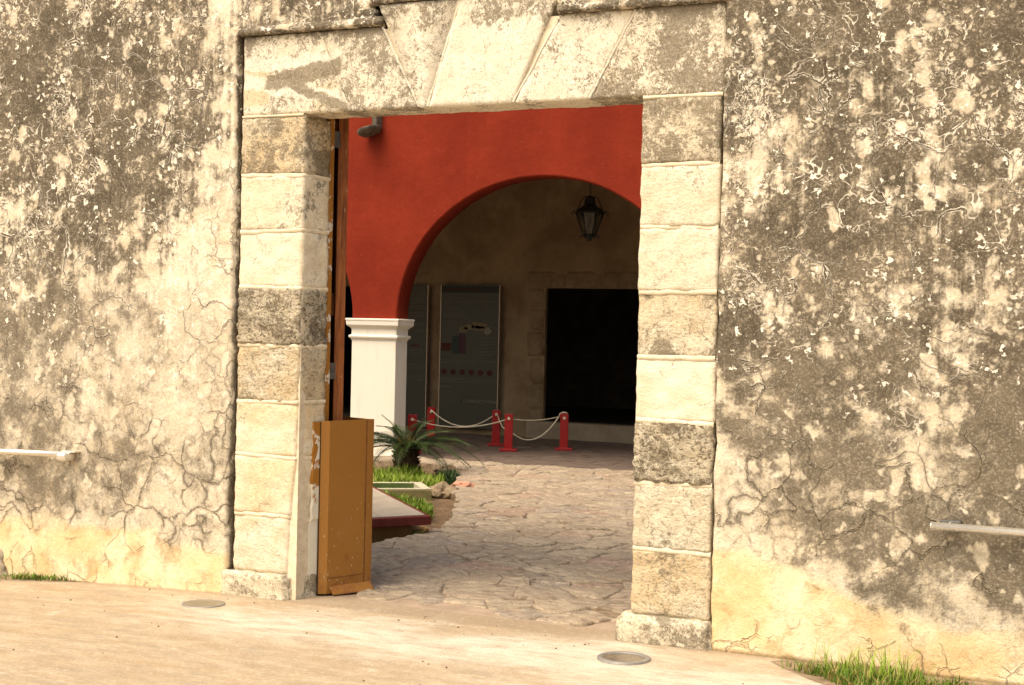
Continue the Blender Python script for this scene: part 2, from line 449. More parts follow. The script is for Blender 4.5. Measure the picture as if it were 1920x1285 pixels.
M['plbase'] = m_simple('ochre_plinth_base', (.28, .15, .055), (.38, .22, .09), 6, bump=.01, c3=(.14, .08, .04))
M['curb'] = m_simple('pale_planter_concrete', (.46, .42, .29), (.58, .54, .40), 9, bump=.01, c3=(.24, .20, .11))
M['green'] = m_simple('green_painted_planter', (.085, .125, .038), (.13, .18, .055), 6, .6, bump=.004, c3=(.14, .10, .05))
M['mossc'] = m_simple('mossy_planter_side', (.24, .20, .09), (.17, .16, .06), 9, bump=.01, c3=(.33, .20, .13))
M['grass'] = m_leaf('fresh_grass', (0.085, 0.16, 0.008), (0.235, 0.34, 0.028), .6)
M['grassd'] = m_leaf('dark_groundcover', (0.018, 0.045, 0.010), (0.05, 0.095, 0.02), .6)
M['straw'] = m_leaf('dry_grass', (0.36, 0.26, 0.10), (0.50, 0.40, 0.18), .8)
M['frond'] = m_leaf('cycad_frond', (0.014, 0.034, 0.008), (0.055, 0.085, 0.022), .42)
M['frondy'] = m_leaf('cycad_young_base', (0.22, 0.15, 0.03), (0.32, 0.20, 0.04), .6)
M['trunk'] = m_simple('cycad_trunk_bark', (.030, .018, .010), (.085, .050, .025), 22, bump=.02)
M['rock'] = m_simple('pale_edge_rock', (.22, .165, .10), (.36, .28, .18), 9, bump=.03, c3=(.20, .13, .07))
M['rockr'] = m_simple('pink_edge_rock', (.46, .20, .13), (.56, .32, .22), 9, bump=.03, c3=(.40, .30, .2))
M['rocko'] = m_simple('orange_edge_rock', (.42, .22, .08), (.52, .34, .16), 9, bump=.03, c3=(.16, .09, .04))
M['ringm'] = m_simple('dull_zinc_ring', (.22, .21, .19), (.30, .285, .255), 12, .5, .5, .3, bump=.001)
M['lens'] = m_simple('dusty_light_glass', (.12, .10, .07), (.20, .165, .12), 9, .25, .5, bump=.001, c3=(.30, .26, .19))
M['lens2'] = m_simple('scuffed_steel_lid', (.17, .145, .10), (.24, .205, .14), 9, .5, .4, bump=.001, c3=(.40, .33, .2))
M['hinge'] = m_simple('grey_hinge_steel', (.10, .10, .10), (.16, .16, .15), 20, .5, .5, .5, bump=.001)
M['grit'] = m_simple('dark_grit', (.05, .035, .02), (.12, .08, .05), 20)
M['earth'] = m_simple('far_earth', (.30, .22, .13), (.40, .31, .2), .4, bump=.02)
def m_glass():
    g = G('smoky_lantern_glass', .15, .5)
    g.color((.10, .085, .05))
    g.b.inputs['Transmission Weight'].default_value = .0
    g.b.inputs['Alpha'].default_value = .45
    return g.mat
M['glass'] = m_glass()

M['rust'] = m_simple('rusty_seam', (.10, .040, .014), (.22, .09, .022), 30, bump=.002)
M['gapshade'] = m_simple('dark_gap_shade', (.03, .016, .008), (.06, .03, .014), 30, bump=.002)  # near-black brown for the painted shade in the guard's fold gap
# ------------------------------------------------------------------ object helpers
def tag(o, label=None, cat=None, group=None, kind=None):
    if label: o['label'] = label
    if cat: o['category'] = cat
    if group: o['group'] = group
    if kind: o['kind'] = kind
    return o
def empty(name, loc=(0, 0, 0), label=None, cat=None, group=None, kind=None, rz=0):
    o = bpy.data.objects.new(name, None); COL.objects.link(o)
    o.location = loc; o.rotation_euler = (0, 0, rz); o.empty_display_size = .1
    return tag(o, label, cat, group, kind)
def link(name, me, parent=None, world=True):
    """world=True: the mesh is in world coordinates, keep it there under its parent"""
    o = bpy.data.objects.new(name, me); COL.objects.link(o)
    if parent is not None:
        o.parent = parent
        if world:
            off = Vector((0, 0, 0)); q = parent
            while q is not None: off += q.location; q = q.parent
            me.transform(Matrix.Translation(-off))
    return o
class MB:
    def __init__(s): s.v, s.f, s.s = [], [], []
    def add(s, vs_, fs, smooth=False):
        b = len(s.v); s.v += [tuple(x) for x in vs_]
        for f in fs: s.f.append(tuple(b + i for i in f)); s.s.append(smooth)
        return s
    def box(s, x0, x1, y0, y1, z0, z1):
        return s.add([(x0, y0, z0), (x1, y0, z0), (x1, y1, z0), (x0, y1, z0), (x0, y0, z1), (x1, y0, z1), (x1, y1, z1), (x0, y1, z1)],
                     [(0, 3, 2, 1), (4, 5, 6, 7), (0, 1, 5, 4), (1, 2, 6, 5), (2, 3, 7, 6), (3, 0, 4, 7)])
    def prism(s, poly, z0, z1):
        n = len(poly)
        return s.add([(x, y, z0) for x, y in poly] + [(x, y, z1) for x, y in poly],
                     [tuple(range(n - 1, -1, -1)), tuple(range(n, 2 * n))] + [(i, (i + 1) % n, n + (i + 1) % n, n + i) for i in range(n)])
    def tube(s, pts, r, n=8, cap=True):
        pts = [Vector(p) for p in pts]; rs = r if isinstance(r, (list, tuple)) else [r] * len(pts)
        vs_, fs = [], []; up = Vector((0, 0, 1)); prev = None
        for i, p in enumerate(pts):
            t = (pts[min(i + 1, len(pts) - 1)] - pts[max(i - 1, 0)]).normalized()
            a = t.cross(prev if prev is not None else (up if abs(t.z) < .9 else Vector((1, 0, 0))))
            a.normalize(); b = t.cross(a).normalized()
            if prev is not None: a = prev.cross(t); a = (a if a.length > 1e-6 else b).normalized(); a = (prev - t * prev.dot(t)).normalized(); b = t.cross(a)
            prev = a
            for k in range(n):
                an = 2 * math.pi * k / n
                vs_.append(p + (a * math.cos(an) + b * math.sin(an)) * rs[i])
        for i in range(len(pts) - 1):
            for k in range(n):
                fs.append((i * n + k, i * n + (k + 1) % n, (i + 1) * n + (k + 1) % n, (i + 1) * n + k))
        s.add(vs_, fs, True)
        if cap:
            b0 = len(s.v) - len(vs_)
            s.f.append(tuple(b0 + k for k in range(n - 1, -1, -1))); s.s.append(False)
            s.f.append(tuple(b0 + len(vs_) - n + k for k in range(n))); s.s.append(False)
        return s
    def lathe(s, prof, cx, cy, n=24, smooth=True):
        vs_ = [(cx + r * math.cos(2 * math.pi * k / n), cy + r * math.sin(2 * math.pi * k / n), z) for r, z in prof for k in range(n)]
        fs = [(i * n + k, i * n + (k + 1) % n, (i + 1) * n + (k + 1) % n, (i + 1) * n + k) for i in range(len(prof) - 1) for k in range(n)]
        s.add(vs_, fs, smooth)
        return s
    def mesh(s, name, mat, bevel=0, seg=2):
        me = bpy.data.meshes.new(name); me.from_pydata(s.v, [], s.f)
        for p, sm in zip(me.polygons, s.s): p.use_smooth = sm
        if bevel:
            bm = bmesh.new(); bm.from_mesh(me)
            bmesh.ops.remove_doubles(bm, verts=bm.verts, dist=1e-5)
            bmesh.ops.recalc_face_normals(bm, faces=bm.faces)
            es = [e for e in bm.edges if len(e.link_faces) == 2 and e.calc_face_angle(0) > .5]
            bmesh.ops.bevel(bm, geom=es, offset=bevel, segments=seg, affect='EDGES', profile=.5)
            bm.to_mesh(me); bm.free()
        else:
            bm = bmesh.new(); bm.from_mesh(me); bmesh.ops.recalc_face_normals(bm, faces=bm.faces); bm.to_mesh(me); bm.free()
        if mat: me.materials.append(mat)
        return me
    def obj(s, name, mat, parent=None, bevel=0, seg=2):
        return link(name, s.mesh(name, mat, bevel, seg), parent)

def n3(x, y, z, sc=1.0, oc=4): return mn.fractal(Vector((x * sc, y * sc, z * sc)), 1.0, 2.0, oc)

def rblock(name, mat, c8, parent, r=.012, cell=.03, amp=.004, sc=9, seed=0):
    """block through 8 corners (x-,x+ / y-,y+ / z-,z+), softly rounded and roughened"""
    c8 = [Vector(c) for c in c8]
    size = [(c8[1] - c8[0]).length, (c8[2] - c8[0]).length, (c8[4] - c8[0]).length]
    ns = [max(2, min(26, int(round(a / cell)))) for a in size]
    bm = bmesh.new(); vm = {}
    def P(i, j, k):
        if (i, j, k) in vm: return vm[i, j, k]
        u, v, w = i / ns[0], j / ns[1], k / ns[2]
        def rp(u, L):      # parameter pulled to keep a ring near the edges
            return u
        p = Vector((0, 0, 0))
        for q in range(8):
            wt = (u if q & 1 else 1 - u) * (v if q & 2 else 1 - v) * (w if q & 4 else 1 - w)
            p += c8[q] * wt
        # rounded edges
        d = [min(a, 1 - a) * L for a, L in zip((u, v, w), size)]
        ctr = sum(c8, Vector()) / 8
        on = [d[0] < 1e-6, d[1] < 1e-6, d[2] < 1e-6]
        cnt = sum(on)
        if cnt >= 2:
            dirv = (p - ctr)
            nv = Vector([(1 if a > .5 else -1) if o else 0 for a, o in zip((u, v, w), on)])
            p -= nv * r * (.5 if cnt == 2 else .62)
        nv = Vector([(1 if a > .5 else -1) if o else 0 for a, o in zip((u, v, w), on)]).normalized()
        f = mn.fractal(Vector((p.x * sc + seed, p.y * sc, p.z * sc)), .8, 2.0, 4)
        p += nv * f * amp
        vm[i, j, k] = bm.verts.new(p); return vm[i, j, k]
    for a in range(3):
        b, c = (a + 1) % 3, (a + 2) % 3
        for side in (0, ns[a]):
            for i in range(ns[b]):
                for j in range(ns[c]):
                    q = []
                    for di, dj in ((0, 0), (1, 0), (1, 1), (0, 1)):
                        t = [0, 0, 0]; t[a] = side; t[b] = i + di; t[c] = j + dj
                        q.append(P(*t))
                    f = bm.faces.new(q if side else q[::-1]); f.smooth = True
    me = bpy.data.meshes.new(name); bm.to_mesh(me); bm.free()
    me.materials.append(mat)
    return link(name, me, parent)

def pip(x, y, poly):
    c = False; n = len(poly); j = n - 1
    for i in range(n):
        if (poly[i][1] > y) != (poly[j][1] > y) and x < (poly[j][0] - poly[i][0]) * (y - poly[i][1]) / (poly[j][1] - poly[i][1]) + poly[i][0]: c = not c
        j = i
    return c

# ------------------------------------------------------------------ setting: ground outside
gm = MB(); gm.add([(-150, -150, -.42), (150, -150, -.42), (150, 150, -.42), (-150, 150, -.42)], [(0, 1, 2, 3)])
tag(gm.obj('ground', M['earth']), kind='structure')
def pave_z(x, y):
    z = 0.0
    if x < -.5: z -= .034 * min(-.5 - x, 6)
    return z + .006 * n3(x, y, 0, .8, 3) - .0
xs = [-30, -20, -12, -9, -7] + [-6 + .12 * i for i in range(101)] + [7, 9, 12, 20, 30]
ys = [-30, -20, -14, -10, -8, -6, -5, -4] + [-3.5 + .1 * i for i in range(37)]
ys[-1] = .17
vv = [(x, y, pave_z(x, y)) for y in ys for x in xs]
nx = len(xs)
MB().add(vv, [(j * nx + i, j * nx + i + 1, (j + 1) * nx + i + 1, (j + 1) * nx + i) for j in range(len(ys) - 1) for i in range(nx - 1)], True)
g_ = MB(); g_.add(vv, [(j * nx + i, j * nx + i + 1, (j + 1) * nx + i + 1, (j + 1) * nx + i) for j in range(len(ys) - 1) for i in range(nx - 1)], True)
tag(g_.obj('pavement', M['pave']), kind='structure')
th = MB(); N = 60
tx = [-.6 + 3.6 * i / N for i in range(N + 1)]; ty = [.12 + .5 * j / 8 for j in range(9)]
th.add([(x, y, pave_z(x, y) - .002 + (.010 * n3(x, y, 3, 2.5)) * max(0, min(1, (y - .2) / .15)) - .01 * (y > .5)) for y in ty for x in tx],
       [(j * (N + 1) + i, j * (N + 1) + i + 1, (j + 1) * (N + 1) + i + 1, (j + 1) * (N + 1) + i) for j in range(8) for i in range(N)], True)
tag(th.obj('threshold', M['thresh']), kind='structure')

# ------------------------------------------------------------------ fortress wall
GL_X = [-2.38, -2.02, -1.66, -1.32, -.97, -.68, -.48]
GL_Y = [3.74, 3.46, 3.19, 2.92, 2.65, 2.38, 2.1, 1.83, 1.55, 1.28, 1.0, .73, .45, .17]
GL = ["7778643", "4778543", "6878654", "7777653", "7777640", "3676530", "5665420", "6654320", "6653420", "5542311", "5543232", "4555434", "2454221", "0000000"]
GR_X = [2.62, 2.84, 3.05, 3.26, 3.46, 3.66, 3.86, 4.05]
GR_Y = [3.35, 3.13, 2.92, 2.70, 2.53, 2.26, 2.04, 1.83, 1.62, 1.40, 1.19, .98, .77, .56, .35, .14]
GR = ["58888778", "56776868", "67555778", "83576768", "24566455", "45766656", "46775556", "67664545", "76666556", "45666467", "55665468", "24655357", "03555567", "00355568", "00035434", "00000000"]
def grid_eval(X, Y, GG, x, z):
    def loc(A, a):
        inc = A[-1] > A[0]
        if (a <= A[0]) == inc: return 0, 0.0
        if (a >= A[-1]) == inc: return len(A) - 2, 1.0
        for i in range(len(A) - 1):
            if (A[i] <= a <= A[i + 1]) or (A[i] >= a >= A[i + 1]): return i, (a - A[i]) / (A[i + 1] - A[i])
        return 0, 0.0
    i, u = loc(X, x); j, v = loc(Y, z)
    g = lambda jj, ii: int(GG[jj][ii]) / 9
    return (g(j, i) * (1 - u) + g(j, i + 1) * u) * (1 - v) + (g(j + 1, i) * (1 - u) + g(j + 1, i + 1) * u) * v
def grime(x, z):
    if x < -.46: return grid_eval(GL_X, GL_Y, GL, x, z)
    if x > 2.58: return grid_eval(GR_X, GR_Y, GR, x, z)
    t = (x + .46) / 3.04
    return .55 + .1 * math.sin(x * 5)
def ochre(x, z):
    if x < 0:
        e = .33 if x < -1.0 else .24
        return max(0, min(1, (e - z) / .22 + .5))
    e = .52 - max(0, x - 2.75) * .30; e = max(e, .24)
    return max(0, min(1, (e - z) / .25 + .5))
wall = empty('fortress_wall', (0, .6, 0), 'thick fortress wall of blackened, cracked and peeling cream plaster around the gateway', 'wall')
KL, KR, KT = .50, 1.64, 3.505
HXL, HXR, HZ, WTOP = -.472, 2.589, 3.38, 4.00
def seg(a, b, n): return [a + (b - a) * i / n for i in range(n)]
X = seg(-9, -2.7, 14) + seg(-2.7, HXL, 88) + seg(HXL, KL, 36) + seg(KL, KR, 44) + seg(KR, HXR, 38) + seg(HXR, 4.5, 76) + seg(4.5, 10, 14) + [10.0]
Z = seg(0, HZ, 135) + seg(HZ, KT, 5) + seg(KT, WTOP, 18) + [WTOP]
def in_hole(x, z):
    if HXL < x < HXR and z < HZ: return True
    return KL - (z - HZ) * .4 < x < KR and z < KT
bm = bmesh.new(); vm = {}
def wvert(i, j):
    if (i, j) in vm: return vm[i, j]
    x, z = X[i], Z[j]
    dx = dz = 0
    if z < HZ + .01 and abs(x - HXL) < .002: dx = .011 * n3(x, 5, z, 6) + .006 * n3(x, 5, z, 22)
    if z < HZ + .01 and abs(x - HXR) < .002: dx = .010 * n3(x, 9, z, 5)
    if abs(z - HZ) < .002 and HXL + .01 < x < HXR: dz = .004 * n3(x, 2, z, 7)
    zz = z + dz
    if x < -.5 and z < .4: zz = z + (-.034 * min(-.5 - x, 6) - .02) * (1 - z / .4)
    y = -.02 + .010 * n3(x, 0, z, .9, 3) + .0045 * n3(x, 0, z, 6, 4)
    vm[i, j] = bm.verts.new((x + dx, y, zz)); return vm[i, j]
for i in range(len(X) - 1):
    for j in range(len(Z) - 1):
        if in_hole((X[i] + X[i + 1]) / 2, (Z[j] + Z[j + 1]) / 2): continue
        f = bm.faces.new([wvert(i, j), wvert(i + 1, j), wvert(i + 1, j + 1), wvert(i, j + 1)]); f.smooth = True
be = [e for e in bm.edges if len(e.link_faces) == 1]
g = bmesh.ops.extrude_edge_only(bm, edges=be)
for v in [q for q in g['geom'] if isinstance(q, bmesh.types.BMVert)]: v.co.y = .06
me = bpy.data.meshes.new('plaster'); bm.to_mesh(me); bm.free()
a = me.attributes.new('grime', 'FLOAT', 'POINT'); b = me.attributes.new('ochre', 'FLOAT', 'POINT')
a.data.foreach_set('value', [1.6 if v.co.y > .05 else grime(v.co.x, v.co.z) for v in me.vertices])  # returns pushed past full grime: paints the groove's shadow dark
b.data.foreach_set('value', [ochre(v.co.x, v.co.z) for v in me.vertices])
me.materials.append(M['wall'])
link('plaster', me, wall)
# projecting lips over the lintel
for a, b, z in ((-.455, .535, 3.381), (1.645, 2.60, 3.371)):
    m_ = MB(); n = 30
    for k in range(n):
        pass
    vs_, fs = [], []
    for k in range(n + 1):
        x = a + (b - a) * k / n; q = .003 * n3(x, 1, 2, 9)
        for (yy, zz) in ((-.012, z + .05), (-.040, z + .035), (-.046, z + .008), (-.040, z - .004), (.03, z - .006)):
            vs_.append((x, yy + q, zz + q))
    for k in range(n):
        for i in range(4): fs.append((k * 5 + i, k * 5 + i + 1, (k + 1) * 5 + i + 1, (k + 1) * 5 + i))
    fs += [(0, 1, 2, 3, 4), tuple(n * 5 + i for i in (4, 3, 2, 1, 0))]
    m_.add(vs_, fs, True)
    o = m_.obj('drip_edge', M['wall'], wall)
    at = o.data.attributes.new('grime', 'FLOAT', 'POINT'); at.data.foreach_set('value', [.62] * len(o.data.vertices))
# core masonry: wide rebated opening behind the stone surround
for name, bx in (('wall_core', (-9, -.468, .045, 1.25, -.3, 3.95)), ('wall_core', (2.603, 10, .045, 1.25, -.3, 3.95)),
                 ('wall_core', (-.468, 2.603, .045, 1.25, 3.515, 3.95)), ):
    MB().box(*bx).obj(name, M['core'], wall)
# fill beside and over the surround, behind the stones
cm = MB()
cm.box(-.472, -.435, .045, .30, -.3, 3.52)
cm.box(2.575, 2.603, .045, 1.25, -.3, 3.52).box(2.50, 2.575, .30, 1.25, -.3, 3.52)
cm.box(-.465, 2.50, .30, 1.25, 3.20, 3.52)
cm.obj('rebate_masonry', M['core'], wall)

# ------------------------------------------------------------------ stone gateway
gate = empty('stone_gateway', (1.07, .1, 0), 'pale limestone gate surround of stacked jamb blocks under a flat wedge-stone lintel', 'gateway')
def setp(o, gr, oc, co, label=None):
    o['grime'] = float(gr); o['ochre'] = float(oc); o['coarse'] = float(co)
    if label: o['label'] = label
    return o
ZL = [2.885, 2.530, 2.198, 1.858, 1.512, 1.172, .846, .492, .142]
PL = [(.92, .6, .35, 'jamb block blackened with dark lichen'), (.55, .30, .1, None), (.30, .25, .1, None), (.78, .35, 1.0, 'pitted dark coarse jamb block'),
      (.50, .62, .6, None), (.12, .62, .15, None), (.14, .62, .15, None), (.20, .42, .25, None)]
PR = [(.95, .1, .3, 'jamb block scored with dark pick marks'), (.42, .05, .2, None), (.36, .2, .2, None), (.66, .6, .35, None), (.10, .15, .1, None),
      (.80, .35, 1.0, 'pitted blackened jamb block'), (.46, .35, .5, None), (.40, .75, .5, None)]
JG = .005
edgeL = [.020, .018, .012, .010, .008, .004, -.002, -.035, -.05]
for i in range(8):
    z1, z0 = ZL[i] - JG, ZL[i + 1] + JG
    e1, e0 = edgeL[i], edgeL[i + 1]
    gr, oc, co, lb = PL[i]
    wob = random.uniform(-.004, .004)
    f = -.002 + wob - (.006 if co > .8 else 0)
    c8 = [(-.437, f, z0), (e0, f, z0), (-.437, .245, z0), (.042, .245, z0), (-.437, f, z1), (e1, f, z1), (-.437, .245, z1), (.042, .245, z1)]
    setp(rblock('jamb_block', M['stone'], c8, gate, .006, .02, .006 + .008 * co, 9 + 10 * co, i * 3.1), gr, oc, co, lb)
for i in range(8):
    z1, z0 = ZL[i] - JG, ZL[i + 1] + JG
    gr, oc, co, lb = PR[i]
    f = -.004 + random.uniform(-.004, .004) - (.006 if co > .8 else 0)
    a = 2.137 + random.uniform(-.003, .003); b = 2.572 + random.uniform(-.004, .004)
    c8 = [(a, f, z0), (b, f, z0), (a, .245, z0), (b, .245, z0), (a, f, z1), (b, f, z1), (a, .245, z1), (b, .245, z1)]
    setp(rblock('jamb_block', M['stone'], c8, gate, .006, .02, .006 + .008 * co, 9 + 10 * co, 40 + i * 3.1), gr, oc, co, lb)
# mortar behind the joints
MB().box(-.43, .012, .008, .235, .0, 2.89).obj('mortar', M['mortar'], gate)
MB().box(2.146, 2.565, .008, .235, .0, 2.89).obj('mortar', M['mortar'], gate)
# raised pointing along the joints
def pointing(pts, w=.014, h=.0012):
    m_ = MB(); vs_, fs = [], []; n = len(pts)
    for k, p in enumerate(pts):
        p = Vector(p); t = (Vector(pts[min(k + 1, n - 1)]) - Vector(pts[max(k - 1, 0)])).normalized()
        nrm = Vector((0, -1, 0)) if p.y < .012 else Vector((1, -.2, 0)).normalized()
        u = t.cross(nrm).normalized(); j = 1 + .35 * n3(p.x, p.y, p.z, 14)
        for a_, b_ in ((-1, -.006), (-.7, h * .8), (0, h), (.7, h * .8), (1, -.006)): vs_.append(p + u * a_ * w * j + nrm * (b_ + .002 * n3(p.x, 3, p.z, 20)))
    for k in range(n - 1):
        for i in range(4): fs.append((5 * k + i, 5 * k + i + 1, 5 * k + 6 + i, 5 * k + 5 + i))
    m_.add(vs_, fs, True); o = m_.obj('pointing', M['vouss'] if pts[0][2] > 2.89 else M['mortar'], gate)
    o['grime'] = .35; o['ochre'] = .1; o['coarse'] = .1
for i in range(1, 8):
    z = ZL[i]; e = edgeL[i]; sg = .012 * math.sin(i * 2.3)
    pts = [(-.434 + (e + .434) * k / 16, -.003, z + .004 * n3(k * .2, i, 0, 2) - sg * (k / 16 - .5)) for k in range(17)]
    pts += [(e + (.042 - e) * k / 6, .245 * k / 6, z - sg * .5 + .003 * n3(k, i, 3, .7)) for k in range(1, 7)]
    pointing(pts)
    pointing([(2.140 + .430 * k / 16, -.004, z + .004 * n3(k * .2, i, 5, 2) + sg * (k / 16 - .5)) for k in range(17)])
for (a, b, zt_) in ((.104, .317, 3.36), (.530, .779, 3.37), (1.030, .838, 3.49), (1.650, 1.377, 3.36), (2.085, 1.829, 3.36)):
    pointing([(b + (a - b) * k / 20 + .006 * n3(a, k * .3, 0, 1), -.004, 2.90 + (zt_ - 2.90) * k / 20) for k in range(21)], .007, .001)
pointing([(-.434 + .44 * k / 16, -.003, 2.888) for k in range(17)], .008, .003); pointing([(2.14 + .44 * k / 16, -.004, 2.888) for k in range(17)], .012, .005)
# plinth blocks
c8 = [(-.505, -.045, -.03), (-.035, -.045, -.03), (-.505, .22, -.03), (.052, .20, -.03), (-.500, -.04, .142), (-.04, -.04, .146), (-.5, .22, .142), (.045, .20, .146)]
setp(rblock('plinth_block', M['stone'], c8, gate, .020, .018, .012, 8, 77), .85, .1, .3)
c8 = [(2.066, -.05, -.03), (2.598, -.05, -.03), (2.066, .24, -.03), (2.598, .24, -.03), (2.07, -.045, .140), (2.592, -.045, .142), (2.07, .24, .14), (2.592, .24, .142)]
setp(rblock('plinth_block', M['stone'], c8, gate, .035, .018, .012, 8, 91), .80, .4, .3)
# wedge stones of the lintel: (top-left, top-right, bottom-left, bottom-right, top z, grime, ochre)
VS = [(-.437, .104, -.437, .317, 3.372, .62, .30, None), (.104, .530, .317, .779, 3.372, .84, .0, None),
      (.500, 1.030, .779, .838, 3.50, .46, .0, None), (1.030, 1.650, .838, 1.377, 3.50, .36, .0, None),
      (1.650, 2.085, 1.377, 1.829, 3.366, .50, .0, None), (2.085, 2.592, 1.829, 2.592, 3.366, 1.0, .12, 'wedge stone speckled with dark lichen')]
for i, (a, b, c, d, zt, gr, oc, lb) in enumerate(VS):
    g2 = .004; zb = 2.892
    if i == 2: a = .498
    f = -.004 + random.uniform(-.003, .003)
    c8 = [(c + g2, f, zb), (d - g2, f, zb), (c + g2, .25, zb), (d - g2, .25, zb), (a + g2, f, zt), (b - g2, f, zt), (a + g2, .25, zt), (b - g2, .25, zt)]
    setp(rblock('wedge_stone', M['vouss'], c8, gate, .005, .022, .006, 8, 120 + i * 5), gr, oc, .08, lb)
MB().box(-.42, 2.58, .012, .24, 2.905, 3.36).obj('mortar', M['mortar'], gate)

# ------------------------------------------------------------------ courtyard: soil and cobbled path
bed_edge = [(-.75, 1.2), (-.75, 2.2), (-.735, 2.55), (-.69, 2.93), (-.80, 3.42), (-1.13, 4.25), (-1.47, 4.98), (-1.82, 5.55), (-2.27, 6.43), (-2.48, 6.95), (-2.80, 7.70), (-3.15, 8.1), (-3.56, 8.2), (-3.95, 8.08), (-4.6, 8.2), (-12, 8.2)]
path_poly = [(-12, 8.75)] + bed_edge[::-1] + [(-.75, .30), (3.4, .30), (3.4, 8.75)]
N1, N2 = 120, 110
sv = []
for j in range(N2 + 1):
    for i in range(N1 + 1):
        x = -9 + 9.0 * i / N1; y = .3 + 8.6 * j / N2
        sv.append((x, y, -.085 + .022 * n3(x, y, 7, 1.3) + .012 * n3(x, y, 1, 7)))
so = MB(); so.add(sv, [(j * (N1 + 1) + i, j * (N1 + 1) + i + 1, (j + 1) * (N1 + 1) + i + 1, (j + 1) * (N1 + 1) + i) for j in range(N2) for i in range(N1)], True)
tag(so.obj('soil_bed', M['soil']), kind='structure')
MB().add([(-40, 1.2, -.16), (40, 1.2, -.16), (40, 8.7, -.16), (-40, 8.7, -.16)], [(0, 1, 2, 3)])
cy = MB(); cy.add([(3.3, 1.0, -.01), (20, 1.0, -.01), (20, 8.9, -.01), (3.3, 8.9, -.01)], [(0, 1, 2, 3)])
tag(cy.obj('courtyard_ground', M['thresh']), kind='structure')
path = empty('cobbled_path', (.8, 4.5, 0), kind='structure')
seeds = []
rx, ry = .33, .225
rows = int(10.6 / ry)
rr = random.Random(5)
for j in range(-2, rows):
    for i in range(-14 * 3, 16):
        x = i * rx + (.5 * rx if j % 2 else 0) + rr.uniform(-.15, .15)
        y = .3 + j * ry + rr.uniform(-.10, .10)
        if rr.random() < .08: continue
        if -5.4 < x < 4.2: seeds.append((x, y))
be_pts = bed_edge[1:-2]; side_in, side_out = [], []
acc = 0.0
for a in range(len(be_pts) - 1):
    p0, p1 = Vector(be_pts[a]), Vector(be_pts[a + 1]); d = p1 - p0; L = d.length; d.normalize(); nn = Vector((d.y, -d.x))
    while acc < L:
        q = p0 + d * acc; jt = rr.uniform(.08, .115); w_ = rr.uniform(-.03, .03)
        side_in.append(tuple(q + nn * (jt + w_))); side_out.append(tuple(q - nn * (jt - w_)))
        acc += rr.uniform(.15, .27)
    acc -= L
def near_edge(s):
    return any((s[0] - q[0]) ** 2 + (s[1] - q[1]) ** 2 < .0256 for q in side_in + side_out)
seeds = [s for s in seeds if not near_edge(s)] + side_in + side_out
def cell_poly(s, near):
    poly = [(s[0] - .6, s[1] - .6), (s[0] + .6, s[1] - .6), (s[0] + .6, s[1] + .6), (s[0] - .6, s[1] + .6)]
    for q in near:
        mx, my = (s[0] + q[0]) / 2, (s[1] + q[1]) / 2; dx, dy = q[0] - s[0], q[1] - s[1]
        out = []
        for a in range(len(poly)):
            p, r_ = poly[a], poly[(a + 1) % len(poly)]
            da = (p[0] - mx) * dx + (p[1] - my) * dy; db = (r_[0] - mx) * dx + (r_[1] - my) * dy
            if da <= 0: out.append(p)
            if (da < 0) != (db < 0):
                t = da / (da - db); out.append((p[0] + (r_[0] - p[0]) * t, p[1] + (r_[1] - p[1]) * t))
        poly = out
        if len(poly) < 3: break
    return poly
cells = []
for s in seeds:
    if not pip(s[0], s[1], path_poly) or s in side_out: continue
    near = [q for q in seeds if q is not s and abs(q[0] - s[0]) < 1.1 and abs(q[1] - s[1]) < 1.1]
    p = cell_poly(s, near)
    if len(p) >= 3: cells.append((s, p))
bedm = MB()
def cobble_geo(s, p, mb, rnd):
    # resample outline to 12 pts with rough edges, then two inner rings
    n = 22; per = []; L = 0
    for a in range(len(p)):
        q, r_ = p[a], p[(a + 1) % len(p)]; per.append(math.hypot(r_[0] - q[0], r_[1] - q[1])); L += per[-1]
    pts = []
    for k in range(n):
        t = L * k / n; a = 0
        while t > per[a]: t -= per[a]; a += 1
        q, r_ = p[a], p[(a + 1) % len(p)]; u = t / per[a] if per[a] else 0
        pts.append((q[0] + (r_[0] - q[0]) * u, q[1] + (r_[1] - q[1]) * u))
    cx = sum(a[0] for a in pts) / n; cy_ = sum(a[1] for a in pts) / n
    H = .003 + rnd.uniform(-.005, .007); tx_, ty_ = rnd.uniform(-.03, .03), rnd.uniform(-.045, .045)
    vs_ = []
    for (k, z, wj) in ((.995, -.016, .02), (.980, .000, .035), (.93, .004, .04), (.70, .006, .05), (.38, .006, .05)):
        for a in pts:
            dx, dy = a[0] - cx, a[1] - cy_
            kk = k + wj * mn.noise(Vector((a[0] * 11, a[1] * 11, 2)))*2
            xx, yy = cx + dx * kk, cy_ + dy * kk
            zz = z + (H + tx_ * dx + ty_ * dy) * (1 if z > -.02 else .4)
            if z > -.02: zz += .011 * mn.fractal(Vector((xx * 8, yy * 8, 1.5)), .7, 2, 4)
            vs_.append((xx, yy, zz))
    vs_.append((cx, cy_, .006 + H + .012 * mn.noise(Vector((cx * 9, cy_ * 9, 0)))))
    fs = []
    for i in range(4):
        for k in range(n): fs.append((i * n + k, i * n + (k + 1) % n, (i + 1) * n + (k + 1) % n, (i + 1) * n + k))
    for k in range(n): fs.append((4 * n + k, 4 * n + (k + 1) % n, 5 * n))
    mb.add(vs_, fs, True)
rn = random.Random(11)
